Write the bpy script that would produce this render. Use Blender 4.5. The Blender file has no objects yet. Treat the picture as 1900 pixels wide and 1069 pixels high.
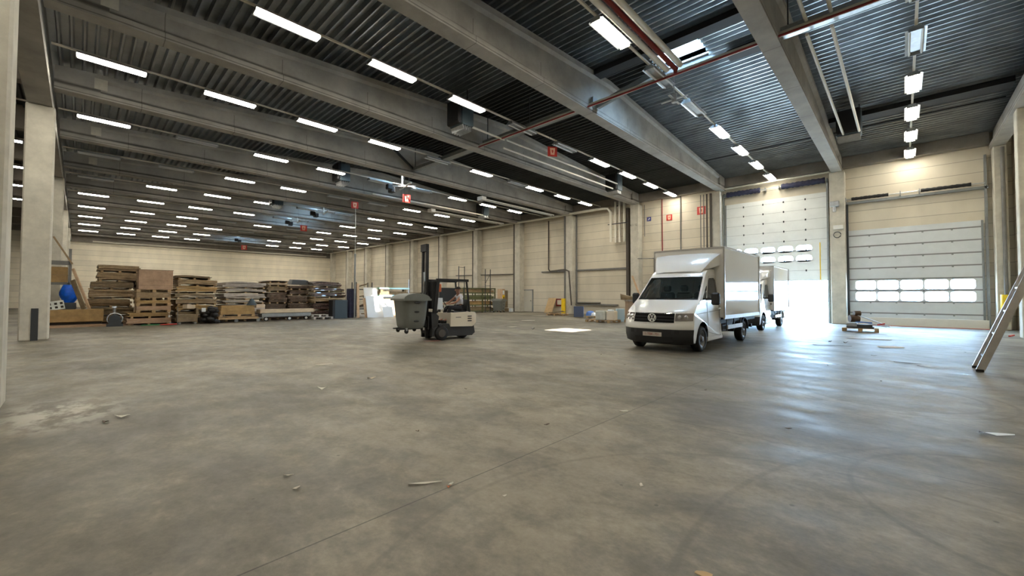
import bpy, math, random
from mathutils import Vector, Matrix
from mathutils.geometry import tessellate_polygon

C = bpy.context.scene.collection
sc = bpy.context.scene
R = math.radians
PI = math.pi

# ---------------------------------------------------------------- camera
cam = bpy.data.cameras.new('camera')
cam.sensor_width = 36.0
cam.lens = 762.87 / 1900 * 36
cam.shift_y = -5.83 / 1900
cam.clip_start = 0.05
cam.clip_end = 500
camo = bpy.data.objects.new('camera', cam)
C.objects.link(camo)
YAW, PITCH, ROLL = R(-43.522), R(1.519), R(0.1376)
camo.matrix_world = (Matrix.Translation((0, 0, 1.5)) @ Matrix.Rotation(-YAW, 4, 'Z')
                     @ Matrix.Rotation(PI / 2 + PITCH, 4, 'X') @ Matrix.Rotation(ROLL, 4, 'Z'))
sc.camera = camo

# ---------------------------------------------------------------- world, sun, exposure
w = bpy.data.worlds.new('World')
sc.world = w
w.use_nodes = True
bg = w.node_tree.nodes['Background']
bg.inputs[0].default_value = (0.44, 0.70, 1.0, 1)
bg.inputs[1].default_value = 44.0
sun = bpy.data.lights.new('sun', 'SUN')
sun.energy = 42
sun.angle = R(0.6)
sun.color = (1, 0.95, 0.86)
suno = bpy.data.objects.new('sun', sun)
C.objects.link(suno)
suno.rotation_euler = Vector((-5.0, 0.35, -10.4)).to_track_quat('-Z', 'Y').to_euler()
suno.location = (20, 0, 40)
sc.view_settings.view_transform = 'Standard'
sc.view_settings.look = 'None'
sc.view_settings.gamma = 1
sc.view_settings.use_curve_mapping = False
sc.view_settings.exposure = 0.15
sc.cycles.max_bounces = 7
sc.cycles.diffuse_bounces = 5
sc.cycles.use_light_tree = True
TUBE = 60.0

# ---------------------------------------------------------------- dimensions of the hall
WY = 29.4          # inner face of the door wall
WL = -70.4         # far gable wall
WR = 3.75          # right wall
RIDGE = 14.5
def roof_z(y):
    return 10.28 - abs(y - RIDGE) * 0.062
BX = [-2.54 - 6.02 * k for k in range(12)]

# ---------------------------------------------------------------- materials
MATS = {}
def mat(name, col, rough=0.6, metal=0.0, emis=None, es=0.0, nscale=0, namt=0.0, bump=0.0, coat=0.0, spec=0.5, trans=0.0, alpha=1.0):
    m = bpy.data.materials.new(name)
    m.use_nodes = True
    nt = m.node_tree
    b = nt.nodes['Principled BSDF']
    b.inputs['Base Color'].default_value = (*col, 1)
    b.inputs['Roughness'].default_value = rough
    b.inputs['Metallic'].default_value = metal
    b.inputs['Specular IOR Level'].default_value = spec
    b.inputs['Coat Weight'].default_value = coat
    b.inputs['Coat Roughness'].default_value = 0.03
    b.inputs['Transmission Weight'].default_value = trans
    b.inputs['Alpha'].default_value = alpha
    if emis:
        b.inputs['Emission Color'].default_value = (*emis, 1)
        b.inputs['Emission Strength'].default_value = es
    if nscale:
        tc = nt.nodes.new('ShaderNodeTexCoord')
        n = nt.nodes.new('ShaderNodeTexNoise')
        n.inputs['Scale'].default_value = nscale
        n.inputs['Detail'].default_value = 6
        n.inputs['Roughness'].default_value = 0.65
        nt.links.new(tc.outputs['Object'], n.inputs['Vector'])
        mr = nt.nodes.new('ShaderNodeMapRange')
        mr.inputs['From Min'].default_value = 0.3
        mr.inputs['From Max'].default_value = 0.7
        mr.inputs['To Min'].default_value = 1 - namt
        mr.inputs['To Max'].default_value = 1 + namt
        nt.links.new(n.outputs['Fac'], mr.inputs['Value'])
        mx = nt.nodes.new('ShaderNodeMix')
        mx.data_type = 'RGBA'
        mx.blend_type = 'MULTIPLY'
        mx.inputs[0].default_value = 1
        mx.inputs[6].default_value = (*col, 1)
        nt.links.new(mr.outputs[0], mx.inputs[7])
        nt.links.new(mx.outputs[2], b.inputs['Base Color'])
        if bump:
            bp = nt.nodes.new('ShaderNodeBump')
            bp.inputs['Strength'].default_value = bump
            bp.inputs['Distance'].default_value = 0.02
            nt.links.new(n.outputs['Fac'], bp.inputs['Height'])
            nt.links.new(bp.outputs[0], b.inputs['Normal'])
    MATS[name] = m
    return m

def nodes_of(m):
    nt = m.node_tree
    return nt, nt.nodes['Principled BSDF']

def N(nt, typ, **kw):
    n = nt.nodes.new(typ)
    for k, v in kw.items():
        if k.startswith('i_'):
            n.inputs[k[2:].replace('_', ' ')].default_value = v
        elif k.startswith('n_'):
            n.inputs[int(k[2:])].default_value = v
        else:
            setattr(n, k, v)
    return n

def math_n(nt, op, a=None, b=None, c=None):
    n = nt.nodes.new('ShaderNodeMath')
    n.operation = op
    for i, v in enumerate((a, b, c)):
        if v is None:
            continue
        if isinstance(v, (int, float)):
            n.inputs[i].default_value = v
        else:
            nt.links.new(v, n.inputs[i])
    return n.outputs[0]

mat('concrete_beam', (0.37, 0.35, 0.315), 0.85, nscale=0.9, namt=0.22, bump=0.15)
mat('concrete_column', (0.54, 0.51, 0.43), 0.85, nscale=1.6, namt=0.2, bump=0.15)
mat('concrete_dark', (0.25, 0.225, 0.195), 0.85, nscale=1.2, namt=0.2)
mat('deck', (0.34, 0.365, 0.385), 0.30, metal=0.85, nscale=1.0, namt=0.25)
mat('deck_shaded', (0.075, 0.08, 0.08), 0.5, metal=0.5, nscale=1.0, namt=0.2)  # same roof deck, with the dimmer light of some bays put into its colour
mat('steel_dark', (0.045, 0.05, 0.055), 0.55, metal=0.3)
mat('heater_blue', (0.06, 0.085, 0.10), 0.5, metal=0.2)
mat('steel_black', (0.009, 0.009, 0.010), 0.6)
mat('steel_grey', (0.26, 0.275, 0.275), 0.45, metal=0.4, nscale=5, namt=0.15)
mat('galv', (0.50, 0.52, 0.53), 0.35, metal=0.8, nscale=8, namt=0.15)
mat('alu', (0.62, 0.60, 0.57), 0.33, metal=0.85, nscale=6, namt=0.08)
mat('pipe_cream', (0.72, 0.68, 0.58), 0.5)
mat('pipe_red', (0.24, 0.022, 0.02), 0.45)
mat('pipe_grey', (0.17, 0.165, 0.155), 0.6, nscale=3, namt=0.15)
mat('pipe_brown', (0.075, 0.062, 0.05), 0.7)
mat('white_metal', (0.72, 0.71, 0.67), 0.45)
mat('tube_off', (0.75, 0.76, 0.75), 0.3)
mat('tube_lit', (0.9, 0.9, 0.9), 0.4, emis=(1.0, 0.90, 0.70), es=TUBE)
MATS['tube_lit'].node_tree.nodes['Principled BSDF'].inputs['Emission Color'].default_value = (1.0, 0.93, 0.79, 1)
mat('door_white', (0.78, 0.80, 0.78), 0.5, nscale=1.5, namt=0.05)
mat('door_grey', (0.66, 0.69, 0.70), 0.5, nscale=1.5, namt=0.06)
mat('door_seam', (0.24, 0.24, 0.24), 0.6)
mat('door_plank', (0.72, 0.69, 0.62), 0.6, nscale=1.5, namt=0.05)
mat('yellow', (0.80, 0.53, 0.005), 0.45, nscale=6, namt=0.1)
mat('red_sign', (0.55, 0.03, 0.02), 0.5)
mat('sign_cream', (0.85, 0.52, 0.36), 0.5)
mat('sign_blue', (0.07, 0.08, 0.30), 0.5)
mat('navy_cloth', (0.025, 0.027, 0.06), 0.8, nscale=6, namt=0.4)
mat('plywood', (0.50, 0.34, 0.17), 0.7, nscale=4, namt=0.2)
mat('wood_tan', (0.55, 0.38, 0.24), 0.7, nscale=5, namt=0.2)
mat('board_brown', (0.27, 0.19, 0.105), 0.8, nscale=4, namt=0.3)
mat('board_brown_b', (0.21, 0.155, 0.09), 0.8, nscale=4, namt=0.3)
mat('board_ochre', (0.33, 0.21, 0.085), 0.8, nscale=3, namt=0.25)
mat('board_pink', (0.36, 0.235, 0.15), 0.8, nscale=3, namt=0.25)
mat('board_grey', (0.37, 0.33, 0.29), 0.75, nscale=4, namt=0.25)
mat('board_dark', (0.085, 0.055, 0.035), 0.75, nscale=5, namt=0.5)
mat('film_dark', (0.10, 0.06, 0.05), 0.12, nscale=14, namt=0.8, bump=1.0, coat=0.6)
mat('board_pale', (0.52, 0.42, 0.30), 0.75, nscale=4, namt=0.15)
mat('pallet_wood', (0.40, 0.27, 0.14), 0.8, nscale=8, namt=0.3)
mat('pallet_grey', (0.36, 0.34, 0.31), 0.7, nscale=8, namt=0.2)
mat('shadow_gap', (0.03, 0.024, 0.018), 0.9)
mat('blue_tarp', (0.003, 0.11, 0.65), 0.45, nscale=5, namt=0.3)
mat('teal_dark', (0.028, 0.045, 0.055), 0.5)
mat('panel_white', (0.75, 0.80, 0.84), 0.4)
mat('door_wall', (0.56, 0.53, 0.45), 0.6)
mat('green_glass', (0.33, 0.55, 0.43), 0.15)
mat('rack_green', (0.10, 0.11, 0.045), 0.6, nscale=6, namt=0.3)
mat('bin_grey', (0.17, 0.18, 0.165), 0.5, nscale=3, namt=0.08)
mat('black_rubber', (0.012, 0.012, 0.012), 0.75)
mat('black_plastic', (0.016, 0.017, 0.019), 0.5)
mat('cream_paint', (0.80, 0.72, 0.58), 0.4)
mat('fork_grey', (0.035, 0.037, 0.04), 0.5)
mat('skin', (0.34, 0.17, 0.11), 0.6)
mat('shirt', (0.62, 0.62, 0.66), 0.85)
mat('trousers', (0.014, 0.014, 0.018), 0.9)
mat('hair', (0.03, 0.022, 0.016), 0.8)
mat('van_white', (0.86, 0.86, 0.83), 0.22, coat=0.9)
mat('box_white', (0.82, 0.80, 0.76), 0.07, coat=0.4, spec=0.6)
mat('van_glass', (0.012, 0.022, 0.026), 0.03, alpha=0.70, spec=0.7)
mat('seat_dark', (0.03, 0.032, 0.035), 0.8)
mat('shadow_black', (0.006, 0.006, 0.007), 0.85, spec=0.15)
mat('headlight', (0.24, 0.22, 0.21), 0.08, coat=1.0, metal=0.4)
mat('lens_clear', (0.7, 0.7, 0.7), 0.08, metal=0.6)
mat('chrome', (0.8, 0.8, 0.78), 0.12, metal=1.0)
mat('emblem', (0.85, 0.85, 0.82), 0.3, metal=0.3)
mat('rim', (0.16, 0.16, 0.16), 0.4, metal=0.6)
mat('plate_white', (0.52, 0.48, 0.42), 0.5)
mat('plate_red', (0.28, 0.07, 0.05), 0.5)
mat('skin_rag', (0.50, 0.24, 0.18), 0.8)
mat('paper', (0.58, 0.55, 0.47), 0.8)
mat('cardboard', (0.36, 0.25, 0.17), 0.8, nscale=3, namt=0.1)
mat('light_blue', (0.50, 0.66, 0.74), 0.6)
mat('mid_blue', (0.09, 0.20, 0.52), 0.6)
mat('cabinet_blue', (0.06, 0.08, 0.14), 0.5)
mat('crate_pale', (0.58, 0.60, 0.54), 0.6, nscale=5, namt=0.15)
mat('outdoor_ground', (0.45, 0.44, 0.42), 0.9, nscale=2, namt=0.1)
mat('orange', (0.62, 0.17, 0.06), 0.5)
mat('green_paint', (0.03, 0.20, 0.06), 0.5)
mat('skylight_glass', (0.9, 0.95, 1.0), 0.1, alpha=0.06)
mat('pane_glass', (0.9, 0.95, 1.0), 0.05, alpha=0.12)

# wall panels: horizontal joints every 0.62 m, panel tones, stains
def make_wall_mat(name, col, vertical_axis_offset=0.0):
    m = mat(name, col, 0.8)
    nt, b = nodes_of(m)
    geo = N(nt, 'ShaderNodeNewGeometry')
    sep = N(nt, 'ShaderNodeSeparateXYZ')
    nt.links.new(geo.outputs['Position'], sep.inputs[0])
    zz = math_n(nt, 'DIVIDE', sep.outputs[2], 0.62)
    fr = math_n(nt, 'FRACT', zz)
    d = math_n(nt, 'ABSOLUTE', math_n(nt, 'SUBTRACT', fr, 0.5))
    joint = math_n(nt, 'GREATER_THAN', d, 0.478)
    row = math_n(nt, 'FLOOR', zz)
    bay = math_n(nt, 'FLOOR', math_n(nt, 'DIVIDE', math_n(nt, 'ADD', sep.outputs[0], 2.54), 6.02))
    comb = N(nt, 'ShaderNodeCombineXYZ')
    nt.links.new(row, comb.inputs[0])
    nt.links.new(bay, comb.inputs[1])
    wn = N(nt, 'ShaderNodeTexWhiteNoise')
    nt.links.new(comb.outputs[0], wn.inputs[0])
    tone = math_n(nt, 'MULTIPLY_ADD', wn.outputs[0], 0.14, 0.93)
    ns = N(nt, 'ShaderNodeTexNoise', i_Scale=0.8, i_Detail=7.0)
    mp = N(nt, 'ShaderNodeMapping')
    mp.inputs['Scale'].default_value = (1.3, 1.3, 0.5)
    nt.links.new(geo.outputs['Position'], mp.inputs[0])
    nt.links.new(mp.outputs[0], ns.inputs['Vector'])
    st = math_n(nt, 'MULTIPLY_ADD', ns.outputs['Fac'], 0.4, 0.8)
    v = math_n(nt, 'MULTIPLY', tone, st)
    v = math_n(nt, 'MULTIPLY', v, math_n(nt, 'SUBTRACT', 1.0, math_n(nt, 'MULTIPLY', joint, 0.42)))
    mx = N(nt, 'ShaderNodeMix', data_type='RGBA', blend_type='MULTIPLY')
    mx.inputs[0].default_value = 1
    mx.inputs[6].default_value = (*col, 1)
    nt.links.new(v, mx.inputs[7])
    nt.links.new(mx.outputs[2], b.inputs['Base Color'])
    return m
make_wall_mat('wall_panel', (0.63, 0.57, 0.455))
make_wall_mat('gable_panel_lit', (0.84, 0.77, 0.62))  # wall panels again, the far end's stronger light put into the colour

# dirt that has settled on the ledges of the beams, and casting marks along them
def make_beam_dirt():
    m = MATS['concrete_beam']
    nt, b = nodes_of(m)
    col = b.inputs['Base Color'].links[0].from_socket
    geo = N(nt, 'ShaderNodeNewGeometry')
    sep = N(nt, 'ShaderNodeSeparateXYZ')
    nt.links.new(geo.outputs['Position'], sep.inputs[0])
    ns = N(nt, 'ShaderNodeTexNoise', i_Scale=3.0, i_Detail=4.0)
    mp = N(nt, 'ShaderNodeMapping')
    mp.inputs['Scale'].default_value = (1, .35, 3)
    nt.links.new(geo.outputs['Position'], mp.inputs[0])
    nt.links.new(mp.outputs[0], ns.inputs['Vector'])
    off = math_n(nt, 'MULTIPLY', math_n(nt, 'SUBTRACT', ns.outputs['Fac'], 0.5), 0.10)
    q = math_n(nt, 'ABSOLUTE', math_n(nt, 'SUBTRACT', math_n(nt, 'ADD', sep.outputs[2], off), 8.655))
    f = N(nt, 'ShaderNodeMapRange', n_1=0.02, n_2=0.085, n_3=0.30, n_4=1.0)
    nt.links.new(q, f.inputs[0])
    q2 = math_n(nt, 'ABSOLUTE', math_n(nt, 'SUBTRACT', math_n(nt, 'ADD', sep.outputs[2], math_n(nt, 'MULTIPLY', off, .4)), 8.46))
    f2 = N(nt, 'ShaderNodeMapRange', n_1=0.006, n_2=0.022, n_3=0.45, n_4=1.0)
    nt.links.new(q2, f2.inputs[0])
    fr = math_n(nt, 'ABSOLUTE', math_n(nt, 'SUBTRACT', math_n(nt, 'FRACT', math_n(nt, 'DIVIDE', sep.outputs[1], 2.93)), 0.5))
    near = math_n(nt, 'LESS_THAN', fr, 0.004)
    low = math_n(nt, 'LESS_THAN', sep.outputs[2], 9.15)
    f3 = math_n(nt, 'SUBTRACT', 1.0, math_n(nt, 'MULTIPLY', math_n(nt, 'MULTIPLY', near, low), 0.45))
    v = math_n(nt, 'MULTIPLY', math_n(nt, 'MULTIPLY', f.outputs[0], f2.outputs[0]), f3)
    mx = N(nt, 'ShaderNodeMix', data_type='RGBA', blend_type='MULTIPLY')
    mx.inputs[0].default_value = 1
    nt.links.new(col, mx.inputs[6])
    nt.links.new(v, mx.inputs[7])
    nt.links.new(mx.outputs[2], b.inputs['Base Color'])
make_beam_dirt()

# floor: worn industrial concrete
def make_floor_mat():
    m = mat('floor_concrete', (0.3, 0.28, 0.24), 0.5)
    nt, b = nodes_of(m)
    L = nt.links.new
    geo = N(nt, 'ShaderNodeNewGeometry')
    sep = N(nt, 'ShaderNodeSeparateXYZ')
    L(geo.outputs['Position'], sep.inputs[0])
    X, Y = sep.outputs[0], sep.outputs[1]
    def noise(scale, detail, sx=1, sy=1, rot=0.0, rough=0.6):
        mp = N(nt, 'ShaderNodeMapping')
        mp.inputs['Scale'].default_value = (sx, sy, 1)
        mp.inputs['Rotation'].default_value = (0, 0, rot)
        L(geo.outputs['Position'], mp.inputs[0])
        n = N(nt, 'ShaderNodeTexNoise', i_Scale=scale, i_Detail=detail, i_Roughness=rough)
        L(mp.outputs[0], n.inputs['Vector'])
        return n.outputs['Fac']
    big = noise(0.22, 5, 1, 1.4, 0.5)
    mid = noise(1.3, 10, 1.0, 1.25, -0.6, 0.75)
    streak = noise(1.8, 8, 0.6, 1.5, 0.9, 0.7)
    fine = noise(22, 4)
    r1 = N(nt, 'ShaderNodeValToRGB')
    e = r1.color_ramp.elements
    e[0].position = 0.30
    e[0].color = (0.098, 0.087, 0.063, 1)
    e[1].position = 0.70
    e[1].color = (0.262, 0.230, 0.176, 1)
    k = r1.color_ramp.elements.new(0.5)
    k.color = (0.162, 0.145, 0.109, 1)
    s = math_n(nt, 'ADD', math_n(nt, 'MULTIPLY', big, 0.45), math_n(nt, 'MULTIPLY', mid, 0.38))
    s = math_n(nt, 'ADD', s, math_n(nt, 'MULTIPLY', streak, 0.17))
    s = math_n(nt, 'MULTIPLY_ADD', math_n(nt, 'SUBTRACT', s, 0.5), 3.1, 0.5)
    L(s, r1.inputs[0])
    v = math_n(nt, 'MULTIPLY_ADD', fine, 0.5, 0.75)
    v = math_n(nt, 'MULTIPLY', v, math_n(nt, 'MULTIPLY_ADD', noise(6.0, 6, 1, 1.3, .2, .7), 0.6, 0.7))
    # dark blots
    bl = noise(0.75, 3, 1, 1.7, 0.2)
    blot = N(nt, 'ShaderNodeMapRange', n_1=0.56, n_2=0.76, n_3=1.0, n_4=0.80)
    L(bl, blot.inputs[0])
    v = math_n(nt, 'MULTIPLY', v, blot.outputs[0])
    bgm = N(nt, 'ShaderNodeMapRange', n_1=0.38, n_2=0.62, n_3=0.84, n_4=1.14)
    L(noise(0.35, 6, 1, 1.3, 1.1, .65), bgm.inputs[0])
    v = math_n(nt, 'MULTIPLY', v, bgm.outputs[0])
    # small specks
    sp = N(nt, 'ShaderNodeTexVoronoi', i_Scale=2.6)
    L(geo.outputs['Position'], sp.inputs['Vector'])
    spk = N(nt, 'ShaderNodeMapRange', n_1=0.03, n_2=0.05, n_3=0.55, n_4=1.0)
    L(sp.outputs['Distance'], spk.inputs[0])
    v = math_n(nt, 'MULTIPLY', v, spk.outputs[0])
    # tyre arcs worn into the floor, centre and radii in metres
    def arc(cx, cy, rad, wd, amt, x0=None):
        dx = math_n(nt, 'SUBTRACT', X, cx)
        dy = math_n(nt, 'SUBTRACT', Y, cy)
        r = math_n(nt, 'SQRT', math_n(nt, 'ADD', math_n(nt, 'MULTIPLY', dx, dx), math_n(nt, 'MULTIPLY', dy, dy)))
        q = math_n(nt, 'ABSOLUTE', math_n(nt, 'SUBTRACT', r, rad))
        f = N(nt, 'ShaderNodeMapRange', n_1=wd * 0.4, n_2=wd, n_3=1.0, n_4=0.0)
        L(q, f.inputs[0])
        g = math_n(nt, 'MULTIPLY', f.outputs[0], math_n(nt, 'MULTIPLY', mid, amt * 1.6))
        return math_n(nt, 'SUBTRACT', 1.0, g)
    for a in ((-0.2, 8.6, 1.05, 0.045, 0.30), (-0.2, 8.6, 1.3, 0.035, 0.22), (0.9, 4.6, 1.25, 0.03, 0.25), (-0.1, 2.2, 2.3, 0.03, 0.2), (3.2, 3.0, 4.2, 0.035, 0.2)):
        v = math_n(nt, 'MULTIPLY', v, arc(*a))
    # saw-cut joints
    def joint(co, pos, wd, amt):
        q = math_n(nt, 'ABSOLUTE', math_n(nt, 'SUBTRACT', co, pos))
        f = math_n(nt, 'LESS_THAN', q, wd)
        return math_n(nt, 'SUBTRACT', 1.0, math_n(nt, 'MULTIPLY', f, amt))
    for j in ((X, -2.6, 0.006, 0.6), (Y, 4.97, 0.006, 0.4), (X, -14.6, 0.008, 0.5), (Y, 14.5, 0.012, 0.4), (X, -8.6, 0.006, 0.35)):
        v = math_n(nt, 'MULTIPLY', v, joint(*j))
    mx = N(nt, 'ShaderNodeMix', data_type='RGBA', blend_type='MULTIPLY')
    mx.inputs[0].default_value = 1
    L(r1.outputs[0], mx.inputs[6])
    L(v, mx.inputs[7])
    # white dust and chalky scrapes
    du = noise(0.5, 9, 0.5, 1.6, 0.35, 0.75)
    dm = N(nt, 'ShaderNodeMapRange', n_1=0.60, n_2=0.74, n_3=0.0, n_4=0.30)
    L(du, dm.inputs[0])
    # plaster spilt at the foot of the nearest column
    px_ = math_n(nt, 'SUBTRACT', X, -7.75)
    py_ = math_n(nt, 'SUBTRACT', Y, -0.12)
    pr = math_n(nt, 'SQRT', math_n(nt, 'ADD', math_n(nt, 'MULTIPLY', px_, px_), math_n(nt, 'MULTIPLY', math_n(nt, 'MULTIPLY', py_, py_), 3.0)))
    pm_ = N(nt, 'ShaderNodeMapRange', n_1=0.35, n_2=1.25, n_3=1.0, n_4=0.0)
    L(pr, pm_.inputs[0])
    pn = N(nt, 'ShaderNodeMapRange', n_1=0.44, n_2=0.56, n_3=0.0, n_4=0.75)
    L(noise(2.4, 5, 1, 1.5, .4), pn.inputs[0])
    dust = math_n(nt, 'MAXIMUM', dm.outputs[0], math_n(nt, 'MULTIPLY', pm_.outputs[0], pn.outputs[0]))
    mx2 = N(nt, 'ShaderNodeMix', data_type='RGBA')
    L(dust, mx2.inputs[0])
    L(mx.outputs[2], mx2.inputs[6])
    mx2.inputs[7].default_value = (0.50, 0.47, 0.40, 1)
    L(mx2.outputs[2], b.inputs['Base Color'])
    rr = N(nt, 'ShaderNodeMapRange', n_1=0.36, n_2=0.62, n_3=0.42, n_4=0.60)
    L(streak, rr.inputs[0])
    # strips of clear tape and polished scrapes left on the floor in front of the doors
    yw = math_n(nt, 'ADD', Y, math_n(nt, 'MULTIPLY', X, -0.04))
    fr = math_n(nt, 'FRACT', math_n(nt, 'DIVIDE', yw, 0.17))
    ln = math_n(nt, 'LESS_THAN', math_n(nt, 'ABSOLUTE', math_n(nt, 'SUBTRACT', fr, 0.5)), 0.13)
    inY = math_n(nt, 'LESS_THAN', math_n(nt, 'ABSOLUTE', math_n(nt, 'SUBTRACT', yw, 12.0)), 0.68)
    inX = math_n(nt, 'LESS_THAN', math_n(nt, 'ABSOLUTE', math_n(nt, 'SUBTRACT', X, -0.7)), 1.9)
    brk = math_n(nt, 'GREATER_THAN', noise(2.2, 3, 0.6, 4.0), 0.52)
    tape = math_n(nt, 'MULTIPLY', math_n(nt, 'MULTIPLY', ln, inY), math_n(nt, 'MULTIPLY', inX, brk))
    L(math_n(nt, 'SUBTRACT', rr.outputs[0], math_n(nt, 'MULTIPLY', tape, 0.15)), b.inputs['Roughness'])
    bp = N(nt, 'ShaderNodeBump', i_Strength=0.12, i_Distance=0.01)
    L(math_n(nt, 'ADD', mid, math_n(nt, 'MULTIPLY', fine, 0.3)), bp.inputs['Height'])
    L(bp.outputs[0], b.inputs['Normal'])
make_floor_mat()

# ---------------------------------------------------------------- mesh helpers
class MB:
    def __init__(s):
        s.v, s.f, s.mi, s.sm = [], [], [], []
        s.mats = []
        s.cur = 0
        s.smooth = False
    def m(s, name):
        if name not in s.mats:
            s.mats.append(name)
        s.cur = s.mats.index(name)
        return s
    def add(s, vs, fs, smooth=None):
        o = len(s.v)
        s.v += [tuple(p) for p in vs]
        sm = s.smooth if smooth is None else smooth
        for f in fs:
            s.f.append(tuple(i + o for i in f))
            s.mi.append(s.cur)
            s.sm.append(sm)
        return s
    def box(s, x0, x1, y0, y1, z0, z1, b=0.0):
        if x0 > x1: x0, x1 = x1, x0
        if y0 > y1: y0, y1 = y1, y0
        if z0 > z1: z0, z1 = z1, z0
        if b > 0:
            b = min(b, (x1 - x0) * .45, (y1 - y0) * .45, (z1 - z0) * .45)
            # chamfered box: 24 verts
            vs, idx = [], {}
            for ix, sx in ((0, -1), (1, 1)):
                for iy, sy in ((0, -1), (1, 1)):
                    for iz, sz in ((0, -1), (1, 1)):
                        X = (x0, x1)[ix]; Y = (y0, y1)[iy]; Z = (z0, z1)[iz]
                        for a, p in (('x', (X, Y - sy * b, Z - sz * b)), ('y', (X - sx * b, Y, Z - sz * b)), ('z', (X - sx * b, Y - sy * b, Z))):
                            idx[(ix, iy, iz, a)] = len(vs)
                            vs.append(p)
            fs = []
            g = lambda *k: idx[k]
            for i in (0, 1):
                q = [g(i, 0, 0, 'x'), g(i, 1, 0, 'x'), g(i, 1, 1, 'x'), g(i, 0, 1, 'x')]
                fs.append(q if i else q[::-1])
                q = [g(0, i, 0, 'y'), g(0, i, 1, 'y'), g(1, i, 1, 'y'), g(1, i, 0, 'y')]
                fs.append(q if i else q[::-1])
                q = [g(0, 0, i, 'z'), g(1, 0, i, 'z'), g(1, 1, i, 'z'), g(0, 1, i, 'z')]
                fs.append(q if i else q[::-1])
            for i in (0, 1):
                for j in (0, 1):
                    q = [g(i, j, 0, 'x'), g(i, j, 1, 'x'), g(i, j, 1, 'y'), g(i, j, 0, 'y')]
                    fs.append(q if i != j else q[::-1])
                    q = [g(i, 0, j, 'x'), g(i, 1, j, 'x'), g(i, 1, j, 'z'), g(i, 0, j, 'z')]
                    fs.append(q if i == j else q[::-1])
                    q = [g(0, i, j, 'y'), g(1, i, j, 'y'), g(1, i, j, 'z'), g(0, i, j, 'z')]
                    fs.append(q if i != j else q[::-1])
            for i in (0, 1):
                for j in (0, 1):
                    for k in (0, 1):
                        q = [g(i, j, k, 'x'), g(i, j, k, 'y'), g(i, j, k, 'z')]
                        fs.append(q if (i + j + k) % 2 else q[::-1])
            return s.add(vs, fs, False)
        vs = [(x0, y0, z0), (x1, y0, z0), (x1, y1, z0), (x0, y1, z0), (x0, y0, z1), (x1, y0, z1), (x1, y1, z1), (x0, y1, z1)]
        fs = [(0, 3, 2, 1), (4, 5, 6, 7), (0, 1, 5, 4), (1, 2, 6, 5), (2, 3, 7, 6), (3, 0, 4, 7)]
        return s.add(vs, fs, False)
    def hexa(s, vs):
        return s.add(vs, [(0, 3, 2, 1), (4, 5, 6, 7), (0, 1, 5, 4), (1, 2, 6, 5), (2, 3, 7, 6), (3, 0, 4, 7)], False)
    def bar(s, p0, p1, wd, ht=None, up=(0, 0, 1)):
        ht = wd if ht is None else ht
        p0, p1 = Vector(p0), Vector(p1)
        d = (p1 - p0).normalized()
        u = Vector(up)
        if abs(d.dot(u)) > 0.95:
            u = Vector((0, 1, 0))
        a = d.cross(u).normalized() * wd / 2
        c = a.cross(d).normalized() * ht / 2
        return s.hexa([p0 - a - c, p0 + a - c, p1 + a - c, p1 - a - c, p0 - a + c, p0 + a + c, p1 + a + c, p1 - a + c])
    def cyl(s, p0, p1, r, n=12, r1=None, cap=True):
        p0, p1 = Vector(p0), Vector(p1)
        r1 = r if r1 is None else r1
        d = (p1 - p0).normalized()
        u = Vector((0, 0, 1)) if abs(d.z) < 0.9 else Vector((1, 0, 0))
        a = d.cross(u).normalized()
        c = d.cross(a)
        vs = []
        for (p, q) in ((p0, r), (p1, r1)):
            for i in range(n):
                t = 2 * PI * i / n
                vs.append(p + a * math.cos(t) * q + c * math.sin(t) * q)
        fs = [(i, (i + 1) % n, n + (i + 1) % n, n + i) for i in range(n)]
        s.add(vs, fs, True)
        if cap:
            s.add([vs[i] for i in range(n)], [tuple(range(n))[::-1]], False)
            s.add([vs[n + i] for i in range(n)], [tuple(range(n))], False)
        return s
    def tube(s, pts, r, n=8):
        pts = [Vector(p) for p in pts]
        rings = []
        for i, p in enumerate(pts):
            a = (pts[i] - pts[i - 1]).normalized() if i else None
            b = (pts[i + 1] - pts[i]).normalized() if i < len(pts) - 1 else None
            d = ((a + b) if a and b else (a or b)).normalized()
            u = Vector((0.13, 0.21, 1)).normalized() if abs(d.z) < 0.9 else Vector((1, 0.2, 0)).normalized()
            e = d.cross(u).normalized()
            c = d.cross(e)
            k = 1.0
            if a and b:
                k = 1 / max(0.5, math.cos(a.angle(b) / 2))
            rings.append([p + (e * math.cos(2 * PI * j / n) + c * math.sin(2 * PI * j / n)) * r * (k if a and b else 1) for j in range(n)])
        vs = [q for rg in rings for q in rg]
        fs = []
        for i in range(len(rings) - 1):
            for j in range(n):
                fs.append((i * n + j, i * n + (j + 1) % n, (i + 1) * n + (j + 1) % n, (i + 1) * n + j))
        s.add(vs, fs, True)
        s.add(rings[0], [tuple(range(n))[::-1]], False)
        s.add(rings[-1], [tuple(range(n))], False)
        return s
    def prism(s, poly, axis, a, b):
        # poly: 2D points; axis 'x': (y,z), 'y': (x,z), 'z': (x,y)
        def P(p, t):
            return {'x': (t, p[0], p[1]), 'y': (p[0], t, p[1]), 'z': (p[0], p[1], t)}[axis]
        n = len(poly)
        vs = [P(p, a) for p in poly] + [P(p, b) for p in poly]
        s.add(vs, [(i, (i + 1) % n, n + (i + 1) % n, n + i) for i in range(n)], False)
        tr = tessellate_polygon([[Vector((p[0], p[1], 0)) for p in poly]])
        s.add(vs[:n], [t[::-1] for t in tr], False)
        s.add(vs[n:], [tuple(t) for t in tr], False)
        return s
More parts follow.
